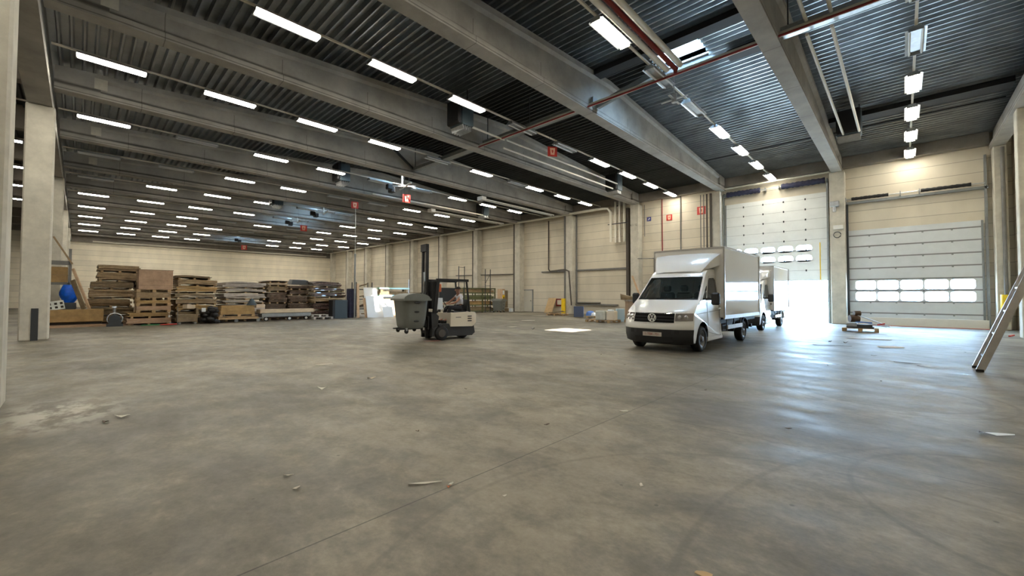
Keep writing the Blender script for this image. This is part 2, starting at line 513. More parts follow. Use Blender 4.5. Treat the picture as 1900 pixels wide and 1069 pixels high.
    def poly(s, loops, fn, smooth=False):
        pts = [p for l in loops for p in l]
        tr = tessellate_polygon([[Vector((p[0], p[1], 0)) for p in l] for l in loops])
        return s.add([fn(*p) for p in pts], [tuple(t) for t in tr], smooth)
    def lathe(s, prof, c=(0, 0, 0), axis='z', n=20, close=True):
        vs = []
        for (r, h) in prof:
            for i in range(n):
                t = 2 * PI * i / n
                x, y = r * math.cos(t), r * math.sin(t)
                p = {'z': (x, y, h), 'x': (h, x, y), 'y': (x, h, y)}[axis]
                vs.append((p[0] + c[0], p[1] + c[1], p[2] + c[2]))
        fs = []
        for k in range(len(prof) - 1):
            for i in range(n):
                fs.append((k * n + i, k * n + (i + 1) % n, (k + 1) * n + (i + 1) % n, (k + 1) * n + i))
        s.add(vs, fs, True)
        return s
    def ball(s, c, rx, ry=None, rz=None, n=12, m=8):
        ry = rx if ry is None else ry
        rz = rx if rz is None else rz
        vs = []
        for j in range(m + 1):
            t = PI * j / m
            for i in range(n):
                q = 2 * PI * i / n
                vs.append((c[0] + rx * math.sin(t) * math.cos(q), c[1] + ry * math.sin(t) * math.sin(q), c[2] + rz * math.cos(t)))
        fs = [(j * n + i, (j + 1) * n + i, (j + 1) * n + (i + 1) % n, j * n + (i + 1) % n) for j in range(m) for i in range(n)]
        return s.add(vs, fs, True)
    def grid(s, rows, smooth=True, flip=False):
        n = len(rows[0])
        vs = [p for r in rows for p in r]
        fs = []
        for i in range(len(rows) - 1):
            for j in range(n - 1):
                q = (i * n + j, i * n + j + 1, (i + 1) * n + j + 1, (i + 1) * n + j)
                fs.append(q[::-1] if flip else q)
        return s.add(vs, fs, smooth)
    def mesh(s, name):
        me = bpy.data.meshes.new(name)
        me.from_pydata(s.v, [], s.f)
        for k in (s.mats or ['concrete_beam']):
            me.materials.append(MATS[k])
        me.polygons.foreach_set('material_index', s.mi)
        me.polygons.foreach_set('use_smooth', s.sm)
        me.update()
        return me

def B(m):
    return MB().m(m)

def obj(name, mb, parent=None, loc=(0, 0, 0), rot=(0, 0, 0)):
    me = mb.mesh(name) if isinstance(mb, MB) else mb
    o = bpy.data.objects.new(name, me)
    C.objects.link(o)
    if parent:
        o.parent = parent
    o.location = loc
    o.rotation_euler = rot
    return o

def tag(o, label, cat, group=None):
    o['label'] = label
    o['category'] = cat
    if group:
        o['group'] = group
    return o

def thing(name, label, cat, loc=(0, 0, 0), rz=0, group=None):
    o = bpy.data.objects.new(name, None)
    o.empty_display_size = 0.2
    C.objects.link(o)
    o.location = loc
    o.rotation_euler = (0, 0, rz)
    return tag(o, label, cat, group)

def one(name, mb, label, cat, loc=(0, 0, 0), rz=0, group=None):
    return tag(obj(name, mb, None, loc, (0, 0, rz)), label, cat, group)

def struct(name, mb, parent=None, loc=(0, 0, 0)):
    o = obj(name, mb, parent, loc)
    if not parent:
        o['kind'] = 'structure'
    return o

def kids(o):
    return [c for c in C.objects if c.parent == o]

def dup(o, loc=None, rz=None, label=None, group=None, parent=None, _ch=None):
    c = o.copy()
    C.objects.link(c)
    if parent:
        c.parent = parent
    if loc is not None:
        c.location = loc
    if rz is not None:
        c.rotation_euler = (0, 0, rz)
    if label:
        c['label'] = label
    if group:
        c['group'] = group
    for ch in list(o.children):
        dup(ch, parent=c)
    return c

def text_mesh(s, size, mat_name, extrude=0.003):
    cu = bpy.data.curves.new('lettering', 'FONT')
    cu.body = s
    cu.size = size
    cu.extrude = extrude
    cu.align_x = 'CENTER'
    cu.align_y = 'CENTER'
    t = bpy.data.objects.new('lettering', cu)
    C.objects.link(t)
    bpy.context.view_layer.update()
    me = bpy.data.meshes.new_from_object(t)
    bpy.data.objects.remove(t)
    me.materials.clear()
    me.materials.append(MATS[mat_name])
    return me

ORD = ['first', 'second', 'third', 'fourth', 'fifth', 'sixth', 'seventh', 'eighth', 'ninth', 'tenth', 'eleventh', 'twelfth', 'thirteenth']
# ================================================================ SETTING
fl = B('floor_concrete')
fl.box(WL - 0.3, WR + 0.3, -30, WY + 0.3, -0.25, 0)
struct('floor', fl)
g = B('outdoor_ground')
g.box(-60, 50, WY + 0.3, 90, -0.3, -0.03)
struct('floor_outside', g)

# door wall with its two large openings
D1 = (-8.32, -3.06, 5.15)
D2 = (-2.12, 2.72, 5.0)
wb = B('wall_panel')
for (x0, x1, z0, z1) in ((WL, D1[0], 0, 9.75), (D1[0], D1[1], D1[2], 9.75), (D1[1], D2[0], 0, 9.75), (D2[0], D2[1], D2[2], 9.75), (D2[1], WR + 0.3, 0, 9.75)):
    wb.box(x0, x1, WY, WY + 0.25, z0, z1)
struct('wall_back', wb)
struct('wall_left', B('gable_panel_lit').box(WL - 0.3, WL, -30, WY + 0.25, 0, 10.6))
struct('wall_right', B('wall_panel').box(WR, WR + 0.25, -30, WY + 0.25, 0, 10.6))
struct('wall_front', B('wall_panel').box(WL - 0.3, WR + 0.25, -30.25, -30, 0, 10.6))

# corrugated steel roof deck, ribs running along the hall
def ribs(mb, x0, x1, ya, yb, zf, p=0.27, h=0.15):
    y = ya
    pts = []
    while y < yb - 1e-6:
        for (t, dz) in ((0, 0), (0.125, 0), (0.16, -h), (0.205, -h), (0.24, 0)):
            if y + t <= yb:
                pts.append((y + t, zf(y + t) + dz))
        y += p
    pts.append((yb, zf(yb)))
    n = len(pts)
    vs = [(x0, a, b) for a, b in pts] + [(x1, a, b) for a, b in pts]
    mb.add(vs, [(i, i + 1, n + i + 1, n + i) for i in range(n - 1)], False)
rz2 = lambda y: 10.28 - abs(y + 15.5) * 0.062
SKY = [(-6.55 - 6.02 * (k - 1), -4.85 - 6.02 * (k - 1)) for k in (1, 4, 6, 7, 10)]
SKY[1] = (-22.9, -21.3)
SY0, SY1 = 13.7, 15.3
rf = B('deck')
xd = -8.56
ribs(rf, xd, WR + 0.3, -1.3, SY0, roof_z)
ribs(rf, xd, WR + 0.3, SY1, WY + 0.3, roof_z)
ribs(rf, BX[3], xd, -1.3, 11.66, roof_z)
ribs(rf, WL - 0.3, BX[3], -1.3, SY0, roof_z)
rf.m('deck_shaded')
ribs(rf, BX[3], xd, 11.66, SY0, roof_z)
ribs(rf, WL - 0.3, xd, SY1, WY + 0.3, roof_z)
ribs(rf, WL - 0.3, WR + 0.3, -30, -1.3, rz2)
edges = sorted([WL - 0.3] + [e for s in SKY for e in s] + [WR + 0.3])
for i in range(0, len(edges), 2):
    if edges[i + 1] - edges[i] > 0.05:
        rf.m('deck' if edges[i] > xd - 1 else 'deck_shaded')
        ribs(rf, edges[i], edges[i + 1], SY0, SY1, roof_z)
# insulation and membrane above the deck keep daylight out
rf.m('concrete_dark')
def slab(x0, x1, ya, yb, zf):
    a, b = zf(ya) + 0.02, zf(yb) + 0.02
    rf.hexa([(x0, ya, a), (x1, ya, a), (x1, yb, b), (x0, yb, b), (x0, ya, a + .2), (x1, ya, a + .2), (x1, yb, b + .2), (x0, yb, b + .2)])
slab(WL - 0.3, WR + 0.3, -1.3, SY0, roof_z)
slab(WL - 0.3, WR + 0.3, SY1, WY + 0.3, roof_z)
slab(WL - 0.3, WR + 0.3, -30, -15.5, rz2)
slab(WL - 0.3, WR + 0.3, -15.5, -1.3, rz2)
for i in range(0, len(edges), 2):
    if edges[i + 1] - edges[i] > 0.05:
        slab(edges[i], edges[i + 1], SY0, RIDGE, roof_z)
        slab(edges[i], edges[i + 1], RIDGE, SY1, roof_z)
struct('ceiling', rf)

# skylights in the ridge: upstand kerb and clear dome sheet
for i, (a, b) in enumerate(sorted(SKY, reverse=True)):
    k = B('white_metal')
    z0, z1 = 10.2, 10.62
    k.box(a - .08, a, SY0 - .08, SY1 + .08, z0, z1).box(b, b + .08, SY0 - .08, SY1 + .08, z0, z1)
    k.box(a, b, SY0 - .08, SY0, z0, z1).box(a, b, SY1, SY1 + .08, z0, z1)
    o = struct('window_%d' % (i + 1), k)
    gz = B('skylight_glass')
    rows = []
    for j in range(7):
        t = j / 6
        y = SY0 + (SY1 - SY0) * t
        rows.append([(a - .04, y, z1 + .22 * math.sin(PI * t)), (b + .04, y, z1 + .22 * math.sin(PI * t))])
    gz.grid(rows)
    obj('dome', gz, o)

# sectional door leaf: panels, seams, hinges, rounded panes
def rrect(cx, cz, wdt, hgt, r, n=5):
    pts = []
    for (sx, sz, a0) in ((1, 1, 0), (-1, 1, 90), (-1, -1, 180), (1, -1, 270)):
        for i in range(n + 1):
            t = R(a0 + 90 * i / n)
            pts.append((cx + sx * (wdt / 2 - r) + r * math.cos(t), cz + sz * (hgt / 2 - r) + r * math.sin(t)))
    return pts
def door_leaf(idx, x0, x1, zb, zt, y, m, winz, panes, seam_w, hinge_m, label_m=None):
    root = None
    p = 0.6
    zs = []
    z = zb
    while z < zt - 0.1:
        zs.append((z, min(z + p, zt)))
        z += p
    leaf = B(m)
    for (a, b) in zs:
        holes = []
        for wz in winz:
            if a < wz < b:
                holes = [rrect(px, wz, pw, ph, pr)[::-1] for (px, pw, ph, pr) in panes]
        outer = [(x0, a + seam_w), (x1, a + seam_w), (x1, b), (x0, b)]
        for yy in (y, y + 0.045):
            leaf.poly([outer] + holes, lambda u, v, yy=yy: (u, yy, v))
        leaf.box(x0, x1, y, y + .045, b - .001, b)
    o = struct('door_%d' % idx, leaf)
    s = B('door_seam')
    for (a, b) in zs:
        s.box(x0, x1, y + 0.006, y + 0.04, a, a + seam_w)
    obj('panel_joint', s, o)
    gl = B('pane_glass')
    fr = B('white_metal' if idx == 1 else 'door_grey')
    for wz in winz:
        for (px, pw, ph, pr) in panes:
            gl.poly([rrect(px, wz, pw, ph, pr)], lambda u, v: (u, y + 0.02, v))
    gl.name = 'pane'
    obj('window_pane', gl, o)
    h = B(hinge_m)
    nx = 4
    for (a, b) in zs[1:]:
        for i in range(nx):
            hx = x0 + (x1 - x0) * (i + 1) / (nx + 1)
            h.box(hx - .035, hx + .035, y - .02, y, a - .05, a + .06, 0.01)
    obj('hinge', h, o)
    e = B('steel_grey')
    for xx in (x0, x1 - .07):
        e.box(xx, xx + .07, y - .012, y, zb, zt)
    obj('edge_profile', e, o)
    return o
pan1 = [(-7.95 + 0.92 * i, 0.78, 0.40, 0.18) for i in range(5)]
d1 = door_leaf(1, -8.42, -2.98, 2.42, 7.50, WY - 0.055, 'door_white', (3.74, 4.33), [(px + 0.1, a, b, c) for px, a, b, c in pan1], 0.012, 'steel_dark')
bx = B('yellow').box(-3.42, -3.38, WY - .075, WY - .055, 2.45, 4.62)
obj('yellow_strip', bx, d1)
pan2 = [(-1.44 + 0.89 * i, 0.83, 0.47, 0.12) for i in range(5)]
d2 = door_leaf(2, -2.27, 2.82, 0.0, 5.14, WY - 0.055, 'door_grey', (1.52, 2.12), pan2, 0.065, 'steel_grey')

# white plank standing along the foot of the closed door
one('timber_plank', B('door_plank').box(-2.55, 2.55, -.02, .02, 0, .42, .004).m('red_sign').box(-2.55, 2.55, -.024, .02, 0, .02),
    'long white plank standing on edge across the foot of the closed grey door', 'plank', (0.32, 28.72, 0), R(1.2))

# personnel door in the door wall, far bay
pd = struct('door_3', B('door_wall').box(-26.55, -25.25, WY - .05, WY - .01, .03, 2.0))
obj('frame', B('steel_grey').box(-26.65, -26.55, WY - .07, WY, 0, 2.1).box(-25.25, -25.15, WY - .07, WY, 0, 2.1).box(-26.65, -25.15, WY - .07, WY, 2.0, 2.1), pd)
obj('door_handle', B('steel_dark').box(-25.45, -25.38, WY - .1, WY - .05, 1.0, 1.06), pd)

# ================================================================ CONCRETE FRAME
def beam_mb(y0, y1, w2=0.23, endlen=1.1):
    mb = B('concrete_beam')
    zb = 8.4
    web = 0.10
    def sect(y, full):
        zt = roof_z(y) - 0.15
        if full:
            return [(-w2, zb), (w2, zb), (w2, zt - .02), (w2, zt), (-w2, zt), (-w2, zt - .02)]
        return [(-w2, zb), (w2, zb), (w2, zb + .2), (web, zb + .27), (web, zt - .26), (w2 * .9, zt - .18), (w2 * .9, zt), (-w2 * .9, zt), (-w2 * .9, zt - .18), (-web, zt - .26), (-web, zb + .27), (-w2, zb + .2)]
    def loft(ys, full):
        rows = []
        for y in ys:
            s = sect(y, full)
            rows.append([(a, y, b) for a, b in s + [s[0]]])
        mb.grid(rows, smooth=False, flip=True)
        for y, fl in ((ys[0], 0), (ys[-1], 1)):
            s = sect(y, full)
            mb.poly([s], lambda u, v, y=y: (u, y, v))
    loft([y0, y0 + endlen], True)
    loft([y0 + endlen, RIDGE, y1 - endlen], False)
    loft([y1 - endlen, y1], True)
    return mb
bm0 = beam_mb(-0.72, 29.1)
bmm = bm0.mesh('roof_beam')
for k, x in enumerate(BX):
    o = bpy.data.objects.new('roof_beam', bmm)
    C.objects.link(o)
    o.location = (x, 0, 0)
    lab = 'grey concrete roof beam spanning to the door wall, %s from the right' % ORD[k + 1]
    if k == 0: lab = 'concrete roof beam that ends on the column between the two big doors'
    if k == 1: lab = 'concrete roof beam that ends at the left side of the open loading door'
    if k == 2: lab = 'concrete roof beam carrying the near dark heater and the paired cream pipes'
    tag(o, lab, 'beam', 'precast roof beams')
    if k in (2, 3, 4, 5):
        obj('mortar_patch', B('concrete_column').box(.225, .236, .22, .55, 8.72, 9.1), o)
edge = MB().m('concrete_beam')
edge.box(-.23, .23, -.72, 29.1, 8.4, 8.62).box(-.12, .12, -.72, 29.1, 8.6, 9.2)
one('roof_beam', edge, 'pale concrete edge beam along the top of the right-hand wall', 'beam', (3.28, 0, 0), 0, 'precast roof beams')
# beams of the neighbouring bay
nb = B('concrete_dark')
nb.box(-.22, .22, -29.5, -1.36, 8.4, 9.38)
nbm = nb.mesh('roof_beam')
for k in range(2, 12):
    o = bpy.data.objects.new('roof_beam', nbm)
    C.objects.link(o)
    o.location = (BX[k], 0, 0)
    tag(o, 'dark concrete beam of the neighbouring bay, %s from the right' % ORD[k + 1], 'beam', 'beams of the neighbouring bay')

# eave beams between the roof beams at the door wall
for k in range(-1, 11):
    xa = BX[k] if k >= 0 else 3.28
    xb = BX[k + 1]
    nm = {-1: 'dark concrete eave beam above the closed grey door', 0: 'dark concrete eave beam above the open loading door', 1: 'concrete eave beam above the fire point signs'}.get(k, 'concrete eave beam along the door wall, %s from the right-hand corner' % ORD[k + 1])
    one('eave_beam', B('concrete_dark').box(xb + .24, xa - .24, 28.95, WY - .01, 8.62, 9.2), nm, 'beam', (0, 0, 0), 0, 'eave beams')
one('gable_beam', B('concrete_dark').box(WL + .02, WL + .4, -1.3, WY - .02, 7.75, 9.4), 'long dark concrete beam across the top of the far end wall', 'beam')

# columns of the door wall
for k in range(-1, 12):
    x = BX[k] if k >= 0 else 3.32
    lab = 'pale concrete wall column, %s from the right-hand corner' % ORD[k + 1]
    if k == -1: lab = 'concrete corner column to the right of the closed grey door'
    if k == 0: lab = 'concrete column standing between the open and the closed loading doors'
    if k == 1: lab = 'concrete column hidden behind dark pipes left of the open loading door'
    wd = .33 if k >= 0 else .2
    if k == 1: x = -8.9
    z1 = 8.4
    cm = B('concrete_column').box(x - wd, x + wd, 28.72, WY - .005, 0, z1, .02)
    one('wall_column', cm, lab, 'column', (0, 0, 0), 0, 'columns of the door wall')
# free-standing columns and girders on the left
cols = [(-8.75, 'nearest concrete column at the left edge of the photo'), (-20.85, 'tall concrete column left of the wooden crates, dark steel strip at its foot'),
        (-32.9, 'concrete column partly hidden behind the second column at left'), (-45.0, 'narrow distant concrete column behind the leaning planks'),
        (-57.0, 'most distant free-standing concrete column at the left')]
for x, lab in cols:
    c = thing('hall_column', lab, 'column', (x, -1.0, 0), 0, 'free-standing hall columns')
    obj('shaft', B('concrete_column').box(-.31, .31, -.33, .33, 0, 7.78, .035), c)
    if x == -20.85:
        obj('steel_guard', B('steel_dark').box(.31, .34, -.06, .1, 0, 1.05), c)
gx = [(3.7, -8.75), (-8.75, -20.85), (-20.85, -32.9), (-32.9, -45.0), (-45.0, -57.0), (-57.0, -69.9)]
for i, (a, b) in enumerate(gx):
    gm = B('concrete_beam')
    gm.box(b + .02, a - .02, -1.3, -.74, 7.8, 8.1).box(b + .02, a - .02, -1.2, -.84, 8.1, 9.15)
    one('girder', gm, ['concrete girder above the camera running to the nearest left column', 'concrete girder between the nearest and the second left column', 'concrete girder beyond the second left column', 'concrete girder beyond the third left column', 'distant concrete girder near the far wall, second last', 'most distant concrete girder meeting the far wall'][i], 'girder', (0, 0, 0), 0, 'longitudinal girders')

# dark purlins across the deck
def purlin(x0, x1, y0, y1, lab, m='steel_dark'):
    z = min(roof_z(y0), roof_z(y1)) - .16
    one('purlin', B(m).box(x0, x1, y0, y1, z - (.2 if y1 - y0 > .3 else .04), z), lab, 'purlin', (0, 0, 0), 0, 'dark purlins under the deck')
purlin(-8.3, -2.7, 13.2, 13.66, 'black purlin just in front of the large skylight', 'steel_black')
purlin(-4.3, -2.7, 15.34, 15.8, 'short black purlin right of the large skylight', 'steel_black')
purlin(-2.3, 3.1, 23.2, 23.95, 'wide black purlin crossing the bay of the closed grey door', 'steel_black')
purlin(-2.3, 3.1, 25.1, 25.15, 'thin dark seam bar beyond the wide black purlin', 'steel_black')
purlin(-8.3, -2.8, 25.1, 25.15, 'thin dark seam bar in the bay of the open loading door', 'steel_black')
purlin(-14.3, -8.9, 24.9, 24.95, 'thin dark seam bar in the second bay left of the open door', 'steel_black')

# ================================================================ LUMINAIRES
def fixture(lit):
    t = thing('strip_light', 'x', 'light')
    body = B('galv')
    body.box(-.11, .11, 0, 1.55, .035, .11, .01).box(-.15, .15, -.012, .0, -.035, .06).box(-.15, .15, 1.55, 1.562, -.035, .06)
    # two slanting reflector wings
    for s in (-1, 1):
        body.hexa([(s * .10, 0, .035), (s * .215, 0, .0), (s * .215, 1.55, .0), (s * .10, 1.55, .035), (s * .10, 0, .05), (s * .215, 0, .012), (s * .215, 1.55, .012), (s * .10, 1.55, .05)])
    obj('housing', body, t)
    if lit:
        obj('diffuser', B('tube_lit').box(-.115, .115, .02, 1.53, -.032, .016, .012), t)
    else:
        for s in (-.13, .13):
            obj('lamp_tube', B('tube_off').cyl((s, .03, -.01), (s, 1.52, -.01), .028, 8), t)
    return t
FL = fixture(True)
FO = fixture(False)
states = {
    0: {4: 0, 5: 0, 6: 1, 7: 1, 8: 1, 9: 1},
    1: {3: 1, 4: 0, 5: 0, 6: 1, 7: 1, 8: 1, 9: 1},
    2: {1: 1, 2: 1, 3: 1, 4: 0, 5: 0, 6: 1, 7: 1, 8: 1, 9: 1},
    3: {0: 1, 1: 1, 2: 1, 3: 1, 4: 0, 5: 1, 6: 0, 6.55: 1, 7.55: 1, 8.5: 1},
    4: {0: 1, 1: 0, 2: 1, 3: 1, 4: 0, 5: 0, 6: 1, 7: 1, 8: 1},
    5: {0: 0, 1: 0, 2: 1, 3: 1, 4: 0, 5: 0, 6: 1, 7: 1, 8: 1},
    6: {0: 0, 1: 1, 2: 1, 3: 1, 4: 0, 5: 0, 6: 1, 7: 1, 8: 1},
    7: {0: 1, 1: 1, 2: 1, 3: 1, 4: 0, 5: 0, 6: 1, 7: 1, 8: 1},
    8: {0: 1, 1: 1, 2: 1, 3: 0, 4: 1, 5: 0, 6: 1, 7: 1, 8: 1},
    9: {0: 1, 1: 1, 2: 1, 3: 1, 4: 0, 5.5: 0, 6.5: 1, 7.5: 1, 8.5: 1},
    10: {0: 1, 1: 1, 2: 1, 3: 1, 4: 0, 5.5: 1, 6.5: 1, 7.5: 1, 8.5: 1},
    11: {0: 1, 1: 1, 2: 1, 3: 1, 4: 0, 6: 1, 7: 1, 8: 1},
}
LZ = 8.6
usedL = usedO = False
for r, d in states.items():
    x = 0.38 - 6.0 * r
    ks = sorted(d)
    n = len(ks)
    for i, k in enumerate(ks):
        y = -0.2 + 3.07 * k
        src, lit = (FL, True) if d[k] else (FO, False)
        far = n - i
        lab = '%s strip light, %s from the door wall, %s light row from the right' % ('glowing' if lit else 'unlit', ORD[far - 1], ORD[r])
        if lit and not usedL:
            src.location = (x, y, LZ); src['label'] = lab; src['group'] = 'strip lights'; usedL = True
        elif not lit and not usedO:
            src.location = (x, y, LZ); src['label'] = lab; src['group'] = 'strip lights'; usedO = True
        else:
            dup(src, (x, y, LZ), 0, lab, 'strip lights')
    y0, y1 = (-0.7, 29.2)
    rail = B('pipe_cream').box(-.032, .032, y0, y1, .115, .165)
    one('light_rail', rail, 'cream mounting rail of the %s light row from the right' % ORD[r], 'rail', (x, 0, LZ), 0, 'light rails')
for k in range(0, 9):  # rows nearest the camera are unseen, added to lighten the near columns
    dup(FL, (0.38 - 6.0 * k, -3.5, LZ), 0, 'strip light of the neighbouring bay beyond the left columns, %s row' % ORD[k], 'strip lights of the neighbouring bay')
    if k < 4:
        dup(FL, (0.38 - 6.0 * k, -9.6, LZ), 0, 'added unseen strip light deeper in the neighbouring bay, %s row' % ORD[k], 'strip lights of the neighbouring bay')  # deeper lamps are out of view, added to light the truck front
for k in range(0, 9):
    one('light_rail', B('pipe_cream').box(-.032, .032, -29.9, -1.32, .115, .165), 'cream rail of the neighbouring bay beyond the left columns, %s row' % ORD[k], 'rail', (0.38 - 6.0 * k, 0, LZ), 0, 'light rails of the neighbouring bay')
# unseen lit fixtures added overhead to brighten truck front and nearest column
for (r, k) in ((0, 2), (1, 0), (1, 1), (1, 2)):
    dup(FL, (0.38 - 6.0 * r, -0.2 + 3.07 * k, LZ), 0, 'unseen added strip light above the top edge of the photo, %s row, %s' % (ORD[r], ['nearest', 'middle', 'farthest'][k]), 'added strip lights above the camera')

# ================================================================ PIPES, TRAYS, HEATERS
for (xa, xb, m, bay) in ((-20.4, -14.75, 'steel_grey', 'the third bay from the right wall'), (-14.3, -8.75, 'steel_grey', 'the bay left of the large skylight'), (-2.3, 3.1, 'galv', 'the rightmost bay')):
    tr = thing('cable_tray', 'steel cable tray crossing %s below the roof ridge' % bay, 'cable tray', ((xa + xb) / 2, 13.2, 8.66), 0, 'cable trays')
    h = (xb - xa) / 2
    obj('tray', B(m).box(-h, h, -.2, .2, 0, .015).box(-h, h, -.2, -.185, 0, .16).box(-h, h, .185, .2, 0, .16), tr)
    for xx in (-h + .15, 0, h - .15):
        obj('hanger_rod', B('steel_dark').bar((xx, 0, .01), (xx, 0, roof_z(13.2) - 8.66), .03, .03), tr)
for (xa, xb, bay) in ((-14.45, -8.7, 'left of the large skylight'), (-8.43, -2.68, 'passing the large skylight'), (-2.4, 3.1, 'in the rightmost bay')):
    one('cream_pipe', B('pipe_cream').tube([(xa, 12.95, 8.6), (xb, 12.95, 8.6)], .07), 'cream pipe beside the red pipe, span %s' % bay, 'pipe', (0, 0, 0), 0, 'cream cross pipes')
    rp = B('pipe_red').tube([(xa, 12.82, 8.5), (xb, 12.82, 8.5)], .034)
    if 'passing' in bay:
        rp.tube([(-5.08, 12.82, 8.5), (-5.08, 12.84, 8.68), (-5.08, -.6, 8.68)], .055)
    one('sprinkler_pipe', rp, 'dark red sprinkler pipe below the roof ridge, span %s' % bay, 'pipe', (0, 0, 0), 0, 'sprinkler pipe spans')
for x, nm in ((-5.3, 'wide cream pipe left of the red branch pipe near the top edge'), (-4.88, 'cream pipe right of the red branch pipe near the top edge')):
    one('cream_pipe', B('pipe_cream').tube([(x, -.6, 8.68), (x, 12.7, 8.68)], .085), nm, 'pipe')
one('steel_strut', B('steel_grey').bar((-8.3, 13.45, 8.72), (-6.05, 13.45, 9.12), .16, .2).bar((-8.36, 13.3, 8.55), (-8.36, 13.3, 9.0), .1, .3),
    'grey steel strut rising from the beam towards the large skylight', 'strut')
one('steel_strut', B('steel_dark').bar((-20.2, 11.3, 9.9), (-20.2, 13.1, 8.7), .1, .1).bar((-20.2, 14.9, 9.9), (-20.2, 13.1, 8.7), .1, .1),
    'dark V-shaped steel strut at the left end of the cable tray', 'strut')
one('ceiling_fan', B('galv').cyl((0, 0, .35), (0, 0, 1.6), .02, 8).cyl((0, 0, 0), (0, 0, .3), .09, 12).box(-.45, .45, -.04, .04, .1, .115).box(-.04, .04, -.45, .45, .1, .115),
    'small bright metal fan hanging under the crossing of the pipes', 'fan', (-5.5, 13.75, 8.05))

def heater(x, y, z, s, lab, flip=False):
    h = thing('unit_heater', lab, 'heater', (x, y, z), 0, 'hanging unit heaters')
    obj('casing', B('heater_blue').box(-.42, .42, -.3, .3, .18, 1.22, .03), h)
    obj('fan_cowl', B('steel_black').box(-.40, .40, -.48, -.3, .2, 1.2, .05), h)
    lv = B('galv')
    for i in range(4):
        lv.hexa([(-.38, -.20 + .13 * i, -.02), (.38, -.20 + .13 * i, -.02), (.38, -.18 + .13 * i, -.01), (-.38, -.18 + .13 * i, -.01),
                 (-.38, -.26 + .13 * i, .15), (.38, -.26 + .13 * i, .15), (.38, -.24 + .13 * i, .17), (-.38, -.24 + .13 * i, .17)])
    obj('louvre', lv, h)
    hg = B('steel_black')
    for sx in (-.35, .35):
        hg.bar((sx, 0, 1.2), (sx, 0, roof_z(y) - z), .03, .03)
    obj('hanger', hg, h)
    return h
heater(-13.1, 10.75, 8.25, 1, 'dark unit heater with white louvres above the middle of the hall, nearest of all')
heater(-13.35, 23.6, 8.05, 1, 'dark unit heater at the far end of the paired cream pipes')
heater(-1.55, 22.6, 8.2, 1, 'dark blue unit heater beside the beam between the two loading doors')
heater(-34.2, 10.2, 8.1, 1, 'small distant grey unit heater in the left part of the hall')
heater(-24.6, 10.9, 8.2, 1, 'distant unit heater beside the bright skylight light in the middle of the hall')
heater(-25.6, 23.4, 8.05, 1, 'distant dark unit heater near the door wall, above the forklift')
for (x, ya, yb, z, lab) in ((-1.72, 13.1, 22.3, 8.42, 'left one of two cream pipes feeding the heater between the doors'), (-1.2, 13.1, 22.3, 8.42, 'right one of two cream pipes feeding the heater between the doors'),
                           (-13.2, 13.3, 23.3, 8.3, 'lower one of the two cream pipes running along the beam to the far heater'), (-12.98, 13.3, 23.3, 8.6, 'upper one of the two cream pipes running along the beam to the far heater'),
                           (-12.85, 11.1, 13.0, 8.5, 'short cream pipe feeding the nearest heater'), (-25.2, 13.2, 23.0, 8.2, 'faint pale pipe running to the distant heater above the forklift'),
                           (-1.72, 5.0, 13.1, 8.75, 'left cream pipe at the very top edge, before the cable tray'), (-1.2, 5.0, 13.1, 8.75, 'right cream pipe at the very top edge, before the cable tray')):
    one('heater_pipe', B('pipe_cream').tube([(x, ya, z), (x, yb, z)], .045), lab, 'pipe', (0, 0, 0), 0, 'heater pipes')
for (x, lab) in ((-21.2, 'paired white radiant tube rail near the door wall, right one'), (-27.1, 'paired white radiant tube rail near the door wall, left one')):
    one('radiant_tube', B('white_metal').tube([(x, 19.1, 8.2), (x, 27.1, 8.2)], .05).tube([(x + .25, 19.1, 8.22), (x + .25, 27.1, 8.22)], .04).box(x - .1, x + .4, 18.9, 19.3, 8.1, 8.35),
        lab, 'heater tube', (0, 0, 0), 0, 'radiant tube heaters')

# sunlit steel fittings hanging below the far skylights
for (x, lab) in ((-23.0, 'bright white steel fittings hanging under the nearer of the distant skylights'), (-35.3, 'bright white steel fittings under the second distant skylight'),
                 (-41.4, 'bright white steel fittings under the third distant skylight'), (-59.5, 'small bright steel fittings under the most distant skylight')):
    h = thing('steel_fitting', lab, 'fitting', (x, 13.9, 8.38), 0, 'fittings under the skylights')
    obj('cross_bar', B('white_metal').bar((-.9, .5, .1), (1.1, .1, .1), .09, .09).bar((-.6, -.7, .05), (.7, .7, .05), .06, .06), h)
    obj('upright', B('white_metal').bar((-.2, .25, .1), (-.2, .25, 1.3), .09, .09), h)
    obj('clamp', B('steel_black').box(-1.0, -.55, -.3, .0, -.25, .1, .03).box(-.5, -.2, -.75, -.4, -.2, .12, .03), h)

# pipes on the door wall
one('wall_pipe', B('pipe_cream').tube([(-69.9, 28.55, 8.45), (-17.2, 28.55, 8.45), (-16.75, 28.6, 8.4), (-16.6, 28.75, 8.1), (-16.6, 28.8, 5.75)], .10, 10),
    'thick cream pipe along the top of the door wall, bending down at the pipe cluster', 'pipe')
one('gable_pipe', B('pipe_cream').tube([(-69.9, 1.0, 7.85), (-69.9, 28.4, 7.95)], .09), 'cream pipe along the top of the far end wall', 'pipe')
for i, x in enumerate((-16.25, -15.9, -15.5)):
    one('riser_pipe', B('pipe_cream').tube([(x, 28.9, 8.9), (x, 28.9, 5.7)], .085, 10), 'vertical cream pipe of the cluster left of the column, %s from the left' % ORD[i + 1], 'pipe', (0, 0, 0), 0, 'pipe cluster')
one('pipe_clamp', B('steel_dark').box(-16.85, -15.2, 28.75, 28.82, 7.12, 7.18), 'dark clamp bar holding the cluster of cream pipes', 'clamp')
one('cable_duct', B('pipe_brown').box(-15.42, -15.2, 29.0, WY - .01, 1.0, 8.3), 'dark vertical duct just left of the column behind the truck', 'duct')
